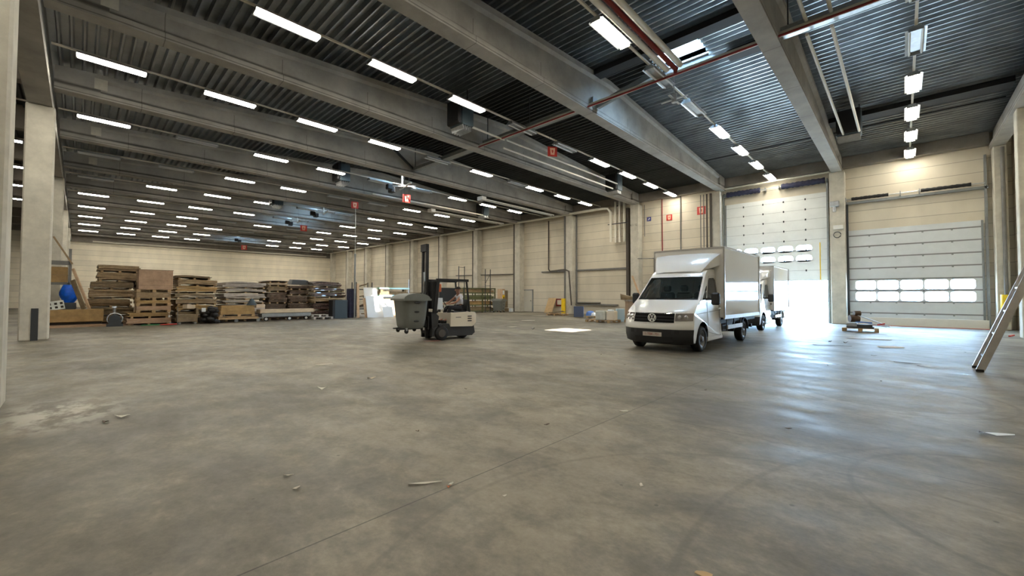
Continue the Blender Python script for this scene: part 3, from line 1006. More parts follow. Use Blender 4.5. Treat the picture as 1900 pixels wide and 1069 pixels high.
one('wall_conduit', B('pipe_grey').box(-24.05, -15.5, 29.25, WY - .01, 3.62, 3.74), 'long horizontal grey conduit on the wall at mid height', 'conduit')
one('wall_conduit', B('pipe_grey').tube([(-20.2, 29.3, 8.4), (-20.2, 29.3, .95), (-20.0, 29.3, .78)], .07), 'vertical grey conduit ending above the low wall rail', 'conduit')
one('wall_conduit', B('pipe_grey').box(-20.3, -16.3, 29.2, WY - .01, .72, .84).box(-20.0, -17.9, 29.1, WY - .01, .92, .98), 'low horizontal grey rail on the wall behind the pallets', 'conduit')
one('wall_conduit', B('pipe_brown').tube([(-23.25, 29.3, 8.3), (-23.25, 29.3, 3.9), (-23.1, 29.3, 3.72), (-21.35, 28.66, 3.75), (-20.95, 28.66, 3.75), (-20.55, 28.66, 3.6), (-20.3, 28.66, .7)], .055), 'dark cable pipe stepping down the wall above the red box', 'conduit')
one('wall_conduit', B('pipe_brown').tube([(-36.5, 29.25, 3.75), (-27.2, 29.25, 3.6)], .045), 'thin dark conduit on the wall behind the green rack', 'conduit')
one('wall_conduit', B('pipe_grey').tube([(-14.3, 28.66, 4.3), (-13.3, 29.3, 4.3), (-13.3, 29.3, .6)], .035), 'thin grey conduit dropping beside the column left of the truck', 'conduit')
one('fire_riser', B('pipe_red').tube([(-12.7, 29.35, 8.62), (-12.7, 29.35, 3.0)], .04), 'thin red riser pipe on the wall behind the truck', 'pipe')
one('wall_conduit', B('pipe_grey').tube([(-14.05, 29.33, 8.4), (-14.05, 29.33, 6.0)], .025), 'short thin grey conduit above the blue sign', 'conduit')
one('wall_conduit', B('pipe_grey').tube([(-11.35, 29.33, 8.6), (-11.35, 29.33, 3.0)], .04), 'vertical grey conduit between the two fire signs', 'conduit')
for k in range(4, 11):
    x = BX[k] - .46
    one('downpipe', B('pipe_brown').tube([(x, 28.84, 8.4), (x, 28.84, .0)], .11, 8), 'dark downpipe beside the wall column, %s from the right-hand corner' % ORD[k + 1], 'downpipe', (0, 0, 0), 0, 'dark downpipes')
one('downpipe', B('pipe_grey').tube([(-21.1, 28.9, 8.4), (-21.1, 28.9, .0)], .12, 8), 'grey downpipe rising from the yellow guard', 'downpipe', (0, 0, 0), 0)
# vertical pipes left of the open door
for i, (x, r_, m) in enumerate(((-9.75, .03, 'pipe_grey'), (-9.55, .03, 'pipe_grey'), (-9.35, .05, 'pipe_brown'), (-9.1, .07, 'pipe_brown'), (-8.49, .06, 'galv'))):
    one('riser_pipe', B(m).tube([(x, 28.66, 8.3), (x, 28.66, .0)], r_), 'vertical pipe in the bundle left of the open loading door, %s from the left' % ORD[i], 'pipe', (0, 0, 0), 0, 'riser bundle')

# door tracks, torsion shafts and springs
def track(x, z1, lab, m='steel_grey'):
    one('door_track', B(m).box(x - .04, x + .04, WY - .2, WY - .005, 0, z1), lab, 'door track', (0, 0, 0), 0, 'door tracks')
track(-8.5, 8.2, 'tall steel track at the left side of the open loading door')
track(-3.02, 8.2, 'tall steel track at the right side of the open loading door')
track(-2.15, 6.6, 'steel track at the left side of the closed grey door', 'steel_dark')
track(2.92, 8.2, 'tall steel track at the right side of the closed grey door')
def shaft(x0, x1, z, y, lab, spr, m):
    s = thing('torsion_shaft', lab, 'door spring', ((x0 + x1) / 2, y, z))
    h = (x1 - x0) / 2
    obj('shaft', B('galv').cyl((-h, 0, 0), (h, 0, 0), .025, 8), s)
    for (a, b, r_) in spr:
        mb = B(m)
        n = 22
        prof = [(.02, a - (x0 + x1) / 2)]
        for i in range(n + 1):
            t = i / n
            prof.append((r_ * (.92 + .1 * math.sin(i * 2.4) + .06 * math.sin(i * .9)), a + (b - a) * t - (x0 + x1) / 2))
        prof.append((.02, b - (x0 + x1) / 2))
        mb.lathe(prof, (0, 0, 0), 'x', 10)
        obj('spring', mb, s)
    bk = B('steel_grey')
    for xx in (-h, -.35, .35, h):
        bk.box(xx - .02, xx + .02, -.08, .25, -.12, .1)
    obj('bearing_bracket', bk, s)
    return s
shaft(-8.4, -3.0, 8.12, 29.1, 'door shaft with navy wrapped springs above the open loading door', ((-8.25, -6.35, .17), (-5.2, -3.1, .17)), 'navy_cloth')
shaft(-2.2, 2.9, 6.85, 29.1, 'door shaft with two black springs above the closed grey door', ((-1.95, -.45, .09), (.75, 2.45, .09)), 'steel_black')
one('shaft_rail', B('steel_grey').box(-2.3, 3.0, 29.2, WY - .005, 6.6, 6.72), 'long grey steel rail beneath the black springs', 'rail')
one('eave_pipe', B('pipe_cream').tube([(-8.4, 28.9, 8.5), (-2.9, 28.9, 8.5)], .05), 'cream pipe under the eave beam above the open loading door', 'pipe')
one('control_box', B('white_metal').box(-.22, .22, -.08, 0, 0, .22, .01), 'small white control box on the column between the two loading doors', 'box', (-2.5, 28.71, 5.2))
one('cable_coil', B('steel_dark').tube([(.16 * math.cos(t * .5), -.02, .16 * math.sin(t * .5)) for t in range(13)], .02, 6), 'small coil of cable hanging under the white control box', 'cable', (-2.55, 28.68, 4.9))
one('door_motor', B('galv').box(-.3, .12, -.25, 0, 0, .3, .03).cyl((-.1, -.12, -.28), (-.1, -.12, 0), .08, 10), 'grey door motor on the column between the two loading doors', 'motor', (-2.55, 28.71, 6.45))

# right-hand side: near column, guard
one('hall_column', B('concrete_column').box(0, .62, 0, .55, 0, 8.4, .02), 'pale concrete column cut by the right edge of the photo', 'column', (3.13, 23.5, 0), 0)
for (x, y, hh, lab) in ((-20.95, 28.45, 1.28, 'yellow steel pillar guard at the foot of the grey downpipe'), (3.32, 28.45, 1.6, 'yellow pillar guard in the corner right of the closed grey door')):
    gd = B('yellow')
    n = 10
    gr_ = .2 if x < 0 else .145
    pts = [(gr_ * math.cos(PI + PI * i / n) , gr_ * math.sin(PI + PI * i / n)) for i in range(n + 1)]
    inn = [(p[0] * .9, p[1] * .9) for p in pts][::-1]
    gd.prism(pts + inn, 'z', 0.0 if x < 0 else .5, hh)
    one('pillar_guard', gd, lab, 'guard', (x, y, 0), 0, 'yellow pillar guards')
one('corner_conduit', B('pipe_grey').tube([(3.38, 28.64, 8.3), (3.38, 28.64, 1.6)], .07), 'grey vertical conduit on the corner column above the yellow guard', 'conduit')
one('floor_strip', B('red_sign').box(-.35, .35, -.03, .03, 0, .04), 'short dark red bar lying by the right-hand wall', 'bar', (3.0, 24.6, 0), R(75))

# signs
def fire_sign(x, z, s, lab, y=None, rz=0, hang=0):
    t = thing('fire_sign', lab, 'sign', (x, WY - .02 if y is None else y, z), rz, 'fire point signs')
    obj('panel', B('red_sign').box(-s / 2, s / 2, -.012, .012, -s / 2, s / 2), t)
    f = B('sign_cream')
    f.prism([(-s * .28, s * .36), (-s * .2, -s * .34), (s * .2, -s * .34), (s * .28, s * .36)], 'y', -.016, -.012)
    f.prism([(-s * .28, s * .36), (-s * .2, -s * .34), (s * .2, -s * .34), (s * .28, s * .36)], 'y', .012, .016)
    obj('pictogram', f, t)
    obj('hydrant_mark', B('red_sign').box(-s * .05, s * .05, -.02, -.016, -s * .16, s * .16).box(-s * .12, s * .12, -.02, -.016, s * .02, s * .08), t)
    if hang:
        obj('hanging_cord', B('steel_dark').cyl((-s * .3, 0, s / 2), (-s * .3, 0, hang), .006, 4).cyl((s * .3, 0, s / 2), (s * .3, 0, hang), .006, 4), t)
    return t
fire_sign(-12.18, 7.2, .42, 'small red-framed fire sign high on the wall behind the truck')
fire_sign(-9.95, 7.4, .55, 'larger red-framed fire sign next to the pipe bundle left of the open door')
one('blue_sign', B('sign_blue').box(-.16, .16, -.01, .01, -.15, .15).m('white_metal').prism([(-.1, -.1), (.02, .1), (.1, .02)], 'y', -.014, -.01), 'small blue sign high on the wall beside the red riser', 'sign', (-13.72, WY - .02, 7.28))
for (x, y, z, s, lab) in ((-10.9, 14.0, 7.75, .42, 'red and cream fire sign hanging below the beams in the middle of the hall'), (-22.9, 14.3, 7.7, .5, 'red sign hanging near the bright skylight fittings'),
                          (-40.1, 14.2, 7.7, .55, 'distant red sign hanging in the left part of the hall'), (-60.0, 14.2, 7.5, .6, 'most distant pink-red hanging sign'), (-26.75, 12.72, 7.6, .46, 'red box sign on top of the tall thin pole')):
    fire_sign(x, z, s, lab, y, R(55 if x > -12 else 75), 0.0 if x == -26.75 else roof_z(y) - z - .1)
mk = obj('column_marking', text_mesh('K11 G', .2, 'pipe_brown', .002), None, (-14.62, 28.712, 6.85), (PI / 2, 0, 0))
tag(mk, 'faint dark marking stencilled high on the column behind the truck', 'marking')
# ================================================================ BOX TRUCKS
def wheel(parent, x, y, r=.345, wd=.23, side=1):
    w_ = B('black_rubber')
    w_.lathe([(r * .62, -wd / 2), (r * .9, -wd / 2), (r, -wd / 2 + .03), (r, wd / 2 - .03), (r * .9, wd / 2), (r * .62, wd / 2), (r * .6, 0), (r * .62, -wd / 2)], (0, 0, 0), 'x', 28)
    o = obj('wheel', w_, parent, (x, y, r))
    rm = B('rim')
    s = side
    rm.lathe([(r * .63, s * wd * .46), (r * .56, s * wd * .46), (r * .5, s * wd * .2), (r * .24, s * wd * .3), (r * .2, s * wd * .5), (0.001, s * wd * .52)], (0, 0, 0), 'x', 24)
    rm.m('steel_black')
    for i in range(8):
        t = 2 * PI * i / 8
        rm.cyl((s * wd * .24, r * .4 * math.cos(t), r * .4 * math.sin(t)), (s * wd * .275, r * .4 * math.cos(t), r * .4 * math.sin(t)), r * .055, 8)
    obj('rim', rm, o)
    return o

def truck(loc, label, brand, yb0, yb1, ztop, yrear, rz=0):
    T = thing('box_truck', label, 'truck', loc, rz)
    ROWS = [(.22, .14, .93, .34), (.27, .03, .98, .34), (.45, -.02, 1.0, .34), (.62, -.01, 1.01, .34),
            (.66, -.03, 1.012, .34), (.78, -.01, 1.012, .34), (1.00, .05, 1.0, .36), (1.06, .09, .99, .34),
            (1.12, .20, .985, .30), (1.22, .44, .975, .22), (1.34, .70, .965, .14), (1.40, .82, .955, .12),
            (2.06, 1.50, .85, .14), (2.17, 1.62, .84, .14), (2.26, 1.85, .83, .07), (2.30, 2.2, .83, .0), (2.30, 2.72, .83, .0)]
    US = [-1, -.985, -.95, -.88, -.75, -.55, -.3, 0, .3, .55, .75, .88, .95, .985, 1]
    CW = .955
    ROWS = [(a, b, c * CW, d) for a, b, c, d in ROWS]
    def pt(row, u, off=0.0):
        z, y, hw, sw = row
        return (u * hw, y + sw * abs(u) ** 3.2 - off, z)
    def lerp(z, off=0):
        for a, b in zip(ROWS, ROWS[1:]):
            if a[0] <= z <= b[0] and b[0] > a[0]:
                t = (z - a[0]) / (b[0] - a[0])
                return tuple(p + (q - p) * t for p, q in zip(a, b))
        return ROWS[-1]
    def hw_at(z):
        return lerp(z)[2]
    def band(mb, i0, i1):
        mb.grid([[pt(r, u) for u in US] for r in ROWS[i0:i1 + 1]], flip=False)
    bmp = B('black_plastic')
    band(bmp, 0, 3)
    # bumper insets
    for (z0, z1, uu) in ((.29, .42, .55), (.50, .60, .7)):
        r0, r1 = lerp(z0), lerp(z1)
        bmp.m('steel_black').grid([[pt(r, u, .012) for u in (-uu, -uu / 2, 0, uu / 2, uu)] for r in (r0, r1)])
    obj('bumper', bmp, T)
    face = B('van_white')
    band(face, 3, 11)
    # side panels with wheel arch and window openings
    for s in (1, -1):
        edge = [(r[1] + r[3], r[0]) for r in ROWS]
        arch = [(.98 + .45 * math.cos(t), .36 + .45 * math.sin(t)) for t in [PI * i / 10 for i in range(11)]]
        low = [(2.72, .26), (1.45, .26)] + arch + [(.52, .26)]
        outer = edge[1:] + low
        door_w = [(1.50, 1.42), (2.42, 1.42), (2.44, 1.98), (2.36, 2.05), (1.96, 2.03), (1.80, 1.92)]
        quart = [(1.12, 1.40), (1.42, 1.41), (1.70, 1.86), (1.50, 1.72)]
        face.poly([outer, door_w, quart], lambda y, z: (s * hw_at(z), y, z))
    face.grid([[pt(r, u) for u in US] for r in ROWS[12:]])
    face.grid([[(u * .83, 2.72, z) for u in (-.955, .955)] for z in (.5, 2.30)], smooth=False)
    obj('cab_body', face, T)
    # windscreen surround and glass
    ws = B('van_white')
    a, b = ROWS[11], ROWS[12]
    n = 8
    rows = [tuple(p + (q - p) * i / n for p, q in zip(a, b)) for i in range(n + 1)]
    for s in (-1, 1):
        ws.grid([[pt(r, s * u) for u in (.94, .97, 1)] for r in rows], flip=(s < 0))
    ws.m('steel_black').grid([[pt(r, u, .0) for u in US[2:-2]] for r in (rows[0], tuple(p + (q - p) * .06 for p, q in zip(a, b)))])
    obj('windscreen_frame', ws, T)
    gls = B('van_glass').grid([[pt(r, u) for u in US[2:-2]] for r in rows])
    obj('windscreen', gls, T)
    wp = B('steel_black')
    for (u0, u1) in ((-.55, .05), (.15, .7)):
        wp.bar(pt(lerp(1.43), u0, .02), pt(lerp(1.47), u1, .02), .02, .02)
    obj('wiper', wp, T)
    for s in (1, -1):
        sg = B('van_glass')
        sg.poly([[(1.50, 1.42), (2.42, 1.42), (2.44, 1.98), (2.36, 2.05), (1.96, 2.03), (1.80, 1.92)]], lambda y, z: (s * (hw_at(z) - .012), y, z))
        sg.poly([[(1.12, 1.40), (1.42, 1.41), (1.70, 1.86), (1.50, 1.72)]], lambda y, z: (s * (hw_at(z) - .012), y, z))
        obj('side_window', sg, T)
        dl = B('pipe_grey')
        def ln(p, q, w_=.008):
            dl.bar((s * (hw_at(p[1]) + .001), p[0], p[1]), (s * (hw_at(q[1]) + .001), q[0], q[1]), .006, w_)
        ln((1.46, .5), (1.46, 1.40)); ln((2.50, .34), (2.50, 1.42)); ln((1.46, .5), (2.5, .34)); ln((2.5, 1.42), (2.44, 2.08)); ln((1.46, 1.4), (1.92, 2.08)); ln((1.92, 2.08), (2.44, 2.1))
        ln((.45, 1.02), (2.7, 1.10), .01)
        obj('door_seam', dl, T)
        obj('door_handle', B('van_white' if brand else 'black_plastic').box(s * .955, s * .99, 2.25, 2.45, 1.12, 1.17, .01), T)
        obj('sill', B('van_white').box(s * .82, s * .945, 1.45, 2.72, .24, .36, .02), T)
        # mirror
        mr = B('black_plastic').box(s * 1.06, s * 1.28, 1.32, 1.44, 1.26, 1.60, .04).bar((s * .92, 1.32, 1.42), (s * 1.08, 1.38, 1.42), .09, .06)
        mo = obj('wing_mirror', mr, T)
        obj('mirror_glass', B('chrome').box(s * 1.085, s * 1.255, 1.438, 1.446, 1.30, 1.56), mo)
        # headlight
        u0, u1 = (.60, .985)
        hl = B('headlight')
        us = [s * (u0 + (u1 - u0) * i / 7) for i in range(8)]
        zb = lambda u: .83 + .03 * (abs(u) - .6)
        hl.grid([[pt(lerp(.845 + (1.045 - .845) * t + .02 * (abs(u) - .6)), u, .014) for u in us] for t in (0, .3, .7, 1)], flip=(s < 0))
        ho = obj('headlight', hl, T)
        for uu in (.70, .84):
            p = pt(lerp(.95), s * uu, .02)
            obj('lamp_lens', B('lens_clear').ball((p[0], p[1], p[2]), .05, .03, .05, 10, 6), ho)
        wheel(T, s * .84, .98, side=s)
        wheel(T, s * .84, yrear, side=s)
        fd = B('steel_dark' if brand else 'white_metal')
        pts = [((.43) * math.cos(t), (.43) * math.sin(t)) for t in [PI * (.02 + .96 * i / 10) for i in range(11)]]
        inn = [(.405 * math.cos(t), .405 * math.sin(t)) for t in [PI * (.02 + .96 * i / 10) for i in range(11)]][::-1]
        fd.prism([(yrear + a_, .36 + b_) for a_, b_ in pts + inn], 'x', s * .70, s * 1.0)
        obj('mudguard', fd, T)
        sgd = B('alu').box(s * 1.0, s * 1.03, 2.95, yrear - .45, .50, .62).m('steel_dark')
        for yy in (2.98, (2.95 + yrear - .45) / 2, yrear - .5):
            sgd.box(s * .97, s * 1.0, yy - .02, yy + .02, .45, .84)
        obj('side_guard', sgd, T)
    # grille
    gr = B('shadow_black')
    us = [-.58 + 1.16 * i / 12 for i in range(13)]
    gr.grid([[pt(lerp(z), u, .012) for u in us] for z in (.80, .9, 1.04)])
    gr.m('black_plastic')
    for z in (.87, .95):
        gr.grid([[pt(lerp(zz), u, .022) for u in us] for zz in (z - .008, z + .008)])
    gr.m('chrome').grid([[pt(lerp(zz), u, .024) for u in us] for zz in (1.035, 1.052)])
    obj('grille', gr, T)
    if brand:
        em = B('emblem')
        cy, cz, rr = -.045, .925, .105
        ring = [(rr * math.sin(2 * PI * i / 28), cy, cz + rr * math.cos(2 * PI * i / 28)) for i in range(29)]
        em.tube(ring, .011, 6)
        def st(p, q):
            em.bar((p[0] * rr, cy, cz + p[1] * rr), (q[0] * rr, cy, cz + q[1] * rr), .017, .02, up=(0, 1, 0))
        st((-.40, .86), (-.02, .12)); st((.40, .86), (.02, .12))
        st((-.78, .55), (-.38, -.82)); st((.78, .55), (.38, -.82)); st((-.38, -.82), (0, .0)); st((.38, -.82), (0, .0))
        obj('emblem', em, T)
        pl = B('plate_white').box(-.26, .26, -.052, -.04, .43, .54, .003)
        po = obj('number_plate', pl, T)
        obj('plate_lettering', text_mesh('1-TBK-701', .095, 'plate_red', .002), po, (0, -.054, .485), (PI / 2, 0, 0))
    # interior
    it = B('seat_dark')
    it.box(-.88, .88, .95, 1.35, 1.05, 1.30, .05)
    obj('dashboard', it, T)
    se = B('seat_dark')
    for xx in (-.55, -.02, .52):
        se.box(xx - .23, xx + .23, 1.75, 2.25, .85, 1.0, .04).box(xx - .23, xx + .23, 2.2, 2.36, .95, 1.62, .05).box(xx - .12, xx + .12, 2.24, 2.34, 1.64, 1.84, .04)
    obj('seat', se, T)
    sw_ = B('black_plastic').tube([(.52 + .2 * math.cos(2 * PI * i / 16), 1.46 + .07 * math.sin(2 * PI * i / 16), 1.30 + .18 * math.sin(2 * PI * i / 16)) for i in range(17)], .015, 6)
    obj('steering_wheel', sw_, T)
    if brand:
        obj('dashboard_papers', B('light_blue').box(-.15, .1, 1.0, 1.25, 1.31, 1.37).box(-.55, -.4, 1.0, 1.2, 1.31, 1.38).m('panel_white').box(.12, .28, 1.0, 1.2, 1.30, 1.35), T)
    obj('cab_back', B('seat_dark').box(-.8, .8, 2.60, 2.68, .6, 2.2), T)
    # chassis
    ch = B('steel_black')
    ch.box(-.45, -.35, .6, yb1 - .1, .45, .62).box(.35, .45, .6, yb1 - .1, .45, .62)
    ch.box(-.9, .9, yb0, yb1, .68, .80)
    ch.box(-.82, .82, 1.5, 2.7, .28, .5)
    for yy in (.98, yrear):
        ch.cyl((-.78, yy, .345), (.78, yy, .345), .06, 8)
    ch.box(-.85, .85, yb1 - .25, yb1 - .15, .38, .5)
    obj('chassis', ch, T)
    obj('fuel_tank', B('steel_dark').box(.45, .9, yb0 + .3, yb0 + .95, .42, .68, .06).box(-.9, -.45, yb0 + .3, yb0 + .9, .42, .68, .05), T)
    # cargo box
    bd = B('box_white')
    bd.box(-1.06, 1.06, yb0, yb1, .86, ztop, .025)
    bo = obj('cargo_box', bd, T)
    tm = B('alu')
    for xx in (-1.065, 1.065):
        tm.box(xx - .03, xx + .008 if xx > 0 else xx + .03, yb0 - .006, yb1 + .006, .82, .93)
        tm.box(xx - .02, xx + .02, yb0 - .008, yb0 + .03, .86, ztop)
        tm.box(xx - .02, xx + .02, yb1 - .03, yb1 + .008, .86, ztop)
        tm.box(xx - .02, xx + .02, yb0, yb1, ztop - .04, ztop + .006)
    tm.box(-1.06, 1.06, yb0 - .008, yb0 + .03, ztop - .05, ztop + .006)
    obj('edge_trim', tm, bo)
    # roof deflector
    df = B('van_white')
    rws = []
    for i in range(7):
        t = i / 6
        y = 1.62 + (yb0 - .10 - 1.62) * t
        z = 2.22 + (ztop - .17 - 2.22) * (t ** .93) + .05 * math.sin(PI * t)
        hw = .66 + .32 * t ** .8
        rws.append([(u * hw, y + .08 * abs(u) ** 3, z - .04 * abs(u) ** 4) for u in (-1, -.9, -.6, 0, .6, .9, 1)])
    df.grid(rws)
    for s, c in ((1, -1), (-1, 0)):
        ed = [r[c] for r in rws]
        n = len(ed)
        bot = [(p[0] - s * .03, p[1] + .12 * (1 - i / 6) + .0, 2.24 + (2.42 - 2.24) * (i / 6)) for i, p in enumerate(ed)]
        df.grid([ed, bot], smooth=False)
    obj('wind_deflector', df, T)
    return T
truck((-4.89, 10.65, 0), 'white box truck with black bumper facing us, parked nearest to the camera', True, 2.51, 6.6, 2.98, 4.95)
truck((-5.42, 19.85, 0), 'second white box truck, half hidden behind the first, lit from the open door', False, 2.45, 5.95, 2.93, 4.72)

# ================================================================ SKINNED FIGURE
def skin_obj(name, verts, edges, radii, m, parent=None, sub=2, root=0):
    import bmesh
    me = bpy.data.meshes.new(name)
    bm_ = bmesh.new()
    ly = bm_.verts.layers.skin.verify()
    vs = []
    for i, p in enumerate(verts):
        v = bm_.verts.new(p)
        r_ = radii[i]
        v[ly].radius = (r_, r_) if isinstance(r_, (int, float)) else r_
        v[ly].use_root = (i == root)
        vs.append(v)
    for a, b in edges:
        bm_.edges.new((vs[a], vs[b]))
    bm_.to_mesh(me)
    bm_.free()
    o = bpy.data.objects.new(name, me)
    C.objects.link(o)
    o.modifiers.new('skin', 'SKIN').use_smooth_shade = True
    s = o.modifiers.new('sub', 'SUBSURF')
    s.levels = s.render_levels = sub
    bpy.context.view_layer.update()
    dg = bpy.context.evaluated_depsgraph_get()
    me2 = bpy.data.meshes.new_from_object(o.evaluated_get(dg))
    o.modifiers.clear()
    o.data = me2
    me2.materials.clear()
    me2.materials.append(MATS[m])
    if parent:
        o.parent = parent
    return o

# ================================================================ FORKLIFT, BIN, DRIVER
FLOC = (-11.78, 8.52, 0)
FRZ = R(-9.8)
FK = thing('forklift', 'small cream and black forklift carrying a grey bin, driver on its seat', 'forklift', FLOC, FRZ)
cw = B('cream_paint')
cw.prism([(.35, .44), (1.22, .42), (1.36, .55), (1.36, .86), (1.25, .93), (.36, .90)], 'x', -.5, .5)
cwo = obj('counterweight', cw, FK)
vt = B('steel_dark')
for i in range(3):
    for s in (-1, 1):
        vt.box(s * .495, s * .508, 1.02, 1.18, .60 + .08 * i, .635 + .08 * i)
vt.box(.495, .506, .55, .75, .74, .76)
obj('vent_slot', vt, cwo)
obj('rear_panel', B('white_metal').box(-.45, .45, 1.30, 1.40, .60, .92, .03), FK)
ch = B('fork_grey')
ch.prism([(-.30, .12), (1.22, .10), (1.34, .2), (1.30, .44), (-.05, .46), (-.30, .40)], 'x', -.46, .46)
ch.prism([(-.30, .40), (-.1, .44), (-.05, .80), (-.22, .95), (-.34, .95)], 'x', -.42, .42)
ch.box(-.44, .44, -.05, .4, .40, .50)
obj('chassis', ch, FK)
sd = B('black_plastic').box(-.27, .27, .58, 1.12, .88, .96, .03).hexa([(-.25, 1.12, .94), (.25, 1.12, .94), (.25, 1.2, .94), (-.25, 1.2, .94), (-.23, 1.17, 1.36), (.23, 1.17, 1.36), (.23, 1.23, 1.36), (-.23, 1.23, 1.36)])
obj('seat', sd, FK)
og = B('steel_black')
for s in (-1, 1):
    og.bar((s * .42, -.22, .9), (s * .40, -.1, 2.02), .10, .12)
    og.bar((s * .42, 1.15, .9), (s * .40, 1.02, 2.02), .05, .05)
    og.bar((s * .42, -.16, 2.03), (s * .42, 1.08, 2.03), .07, .09)
for i in range(6):
    og.bar((-.42, .0 + .2 * i, 2.03), (.42, .0 + .2 * i, 2.03), .04, .05)
obj('overhead_guard', og, FK)
ms = B('steel_black')
for s in (-1, 1):
    ms.box(s * .17 - .025, s * .17 + .025, -.42, -.33, .08, 3.25)
    ms.box(s * .12 - .02, s * .12 + .02, -.42, -.34, .08, 3.2)
ms.box(-.22, .22, -.45, -.36, 3.0, 3.25).box(-.22, .22, -.45, -.36, 1.4, 1.6).box(-.2, .2, -.44, -.36, .3, .42)
ms.m('galv').cyl((.0, -.42, .3), (0, -.42, 2.3), .035, 8)
mo = obj('mast', ms, FK)
cr = B('steel_black').box(-.45, .45, -.47, -.42, .38, .46).box(-.45, .45, -.47, -.42, .72, .80)
for x in (-.4, 0, .4):
    cr.box(x - .03, x + .03, -.46, -.42, .38, .8)
obj('fork_carriage', cr, FK)
fo = B('steel_dark')
for s in (-1, 1):
    fo.box(s * .25 - .05, s * .25 + .05, -1.38, -.47, .39, .43).box(s * .25 - .05, s * .25 + .05, -.49, -.46, .39, .78)
obj('fork', fo, FK)
for (x, y, r_, wd) in ((-.48, 0, .235, .17), (.48, 0, .235, .17), (-.12, 1.05, .19, .13), (.12, 1.05, .19, .13)):
    w_ = B('black_rubber').lathe([(.01, -wd / 2), (r_ * .92, -wd / 2), (r_, -wd / 2 + .02), (r_, wd / 2 - .02), (r_ * .92, wd / 2), (.01, wd / 2)], (0, 0, 0), 'x', 22)
    wo = obj('wheel', w_, FK, (x, y, r_))
    obj('hub', B('pipe_brown').cyl((-wd * .52, 0, 0), (wd * .52, 0, 0), r_ * .55, 14), wo)
st = B('black_plastic').bar((0, .05, .9), (0, .33, 1.14), .05, .05)
st.tube([(.16 * math.cos(2 * PI * i / 14), .34 - .07 * math.sin(2 * PI * i / 14), 1.17 + .14 * math.sin(2 * PI * i / 14)) for i in range(15)], .014, 6)
obj('steering_wheel', st, FK)
obj('clipboard', B('panel_white').hexa([(.12, -.18, 1.04), (.38, -.18, 1.04), (.38, .12, 1.02), (.12, .12, 1.02), (.12, -.20, 1.40), (.38, -.20, 1.40), (.38, .1, 1.42), (.12, .1, 1.42)]), FK)
obj('warning_lamp', B('orange').box(.3, .38, -.1, .06, 1.62, 1.9, .02), FK)

# wheelie bin carried on the forks (axis frame shared with the forklift)
def big_bin(lab, loc, rz, s=1.0, grp=None, fy=1.0):
    b = thing('waste_bin', lab, 'bin', loc, rz, grp)
    rows = []
    for (z, hx, hy) in ((.16, .40, .42), (.24, .44, .47), (.55, .49, .52), (1.05, .54, .57), (1.10, .56, .59)):
        ring = []
        n = 28
        for i in range(n + 1):
            t = 2 * PI * i / n
            c, q = math.cos(t), math.sin(t)
            e = .38
            ring.append((math.copysign(abs(c) ** e, c) * hx * s, math.copysign(abs(q) ** e, q) * hy * s, z * s))
        rows.append(ring)
    bb = B('bin_grey').grid(rows)
    bb.add([rows[0][i] for i in range(28)], [tuple(range(28))[::-1]], False)
    bo = obj('body', bb, b)
    rc = B('steel_dark')
    for sx in (-1, 1):
        for (z, w_) in ((.40, .13), (.70, .12), (1.0, .15)):
            rc.ball((sx * (.44 + .1 * z) * s, 0, z * s), .035 * s, w_ * s, .035 * s, 10, 6)
    obj('grip_recess', rc, bo)
    ld = B('bin_grey')
    rr = []
    for i in range(9):
        t = PI * i / 8
        rr.append([(x * s, -.60 * math.cos(t) * s, (1.11 + .19 * math.sin(t)) * s) for x in (-.56, -.3, 0, .3, .56)])
    ld.grid(rr)
    for x in (-.56, .56):
        ld.add([(x * s, -.60 * math.cos(PI * i / 8) * s, (1.11 + .19 * math.sin(PI * i / 8)) * s) for i in range(9)], [tuple(range(9))], False)
    ld.box(-.60 * s, .60 * s, -.62 * s, .62 * s, 1.06 * s, 1.12 * s)
    obj('lid', ld, b)
    for (x, y) in ((-.36, -.38), (.36, -.38), (-.36, .38), (.36, .38)):
        cs = B('black_rubber').cyl((x * s - .03, y * s, .08 * s), (x * s + .03, y * s, .08 * s), .08 * s, 14).m('galv').box(x * s - .045, x * s + .045, y * s - .03, y * s + .03, .09 * s, .18 * s)
        obj('castor', cs, b)
    if fy != 1.0:
        for ch_ in list(b.children) + [g for c_ in b.children for g in c_.children]:
            for v_ in ch_.data.vertices:
                v_.co.y *= fy
    return b
def fk(x, y, z=0):
    c, s = math.cos(FRZ), math.sin(FRZ)
    return (FLOC[0] + c * x - s * y, FLOC[1] + s * x + c * y, z)
big_bin('large grey wheeled waste bin carried on the forks of the forklift', fk(.1, -.93, .275), FRZ, 1.0, None, .76)

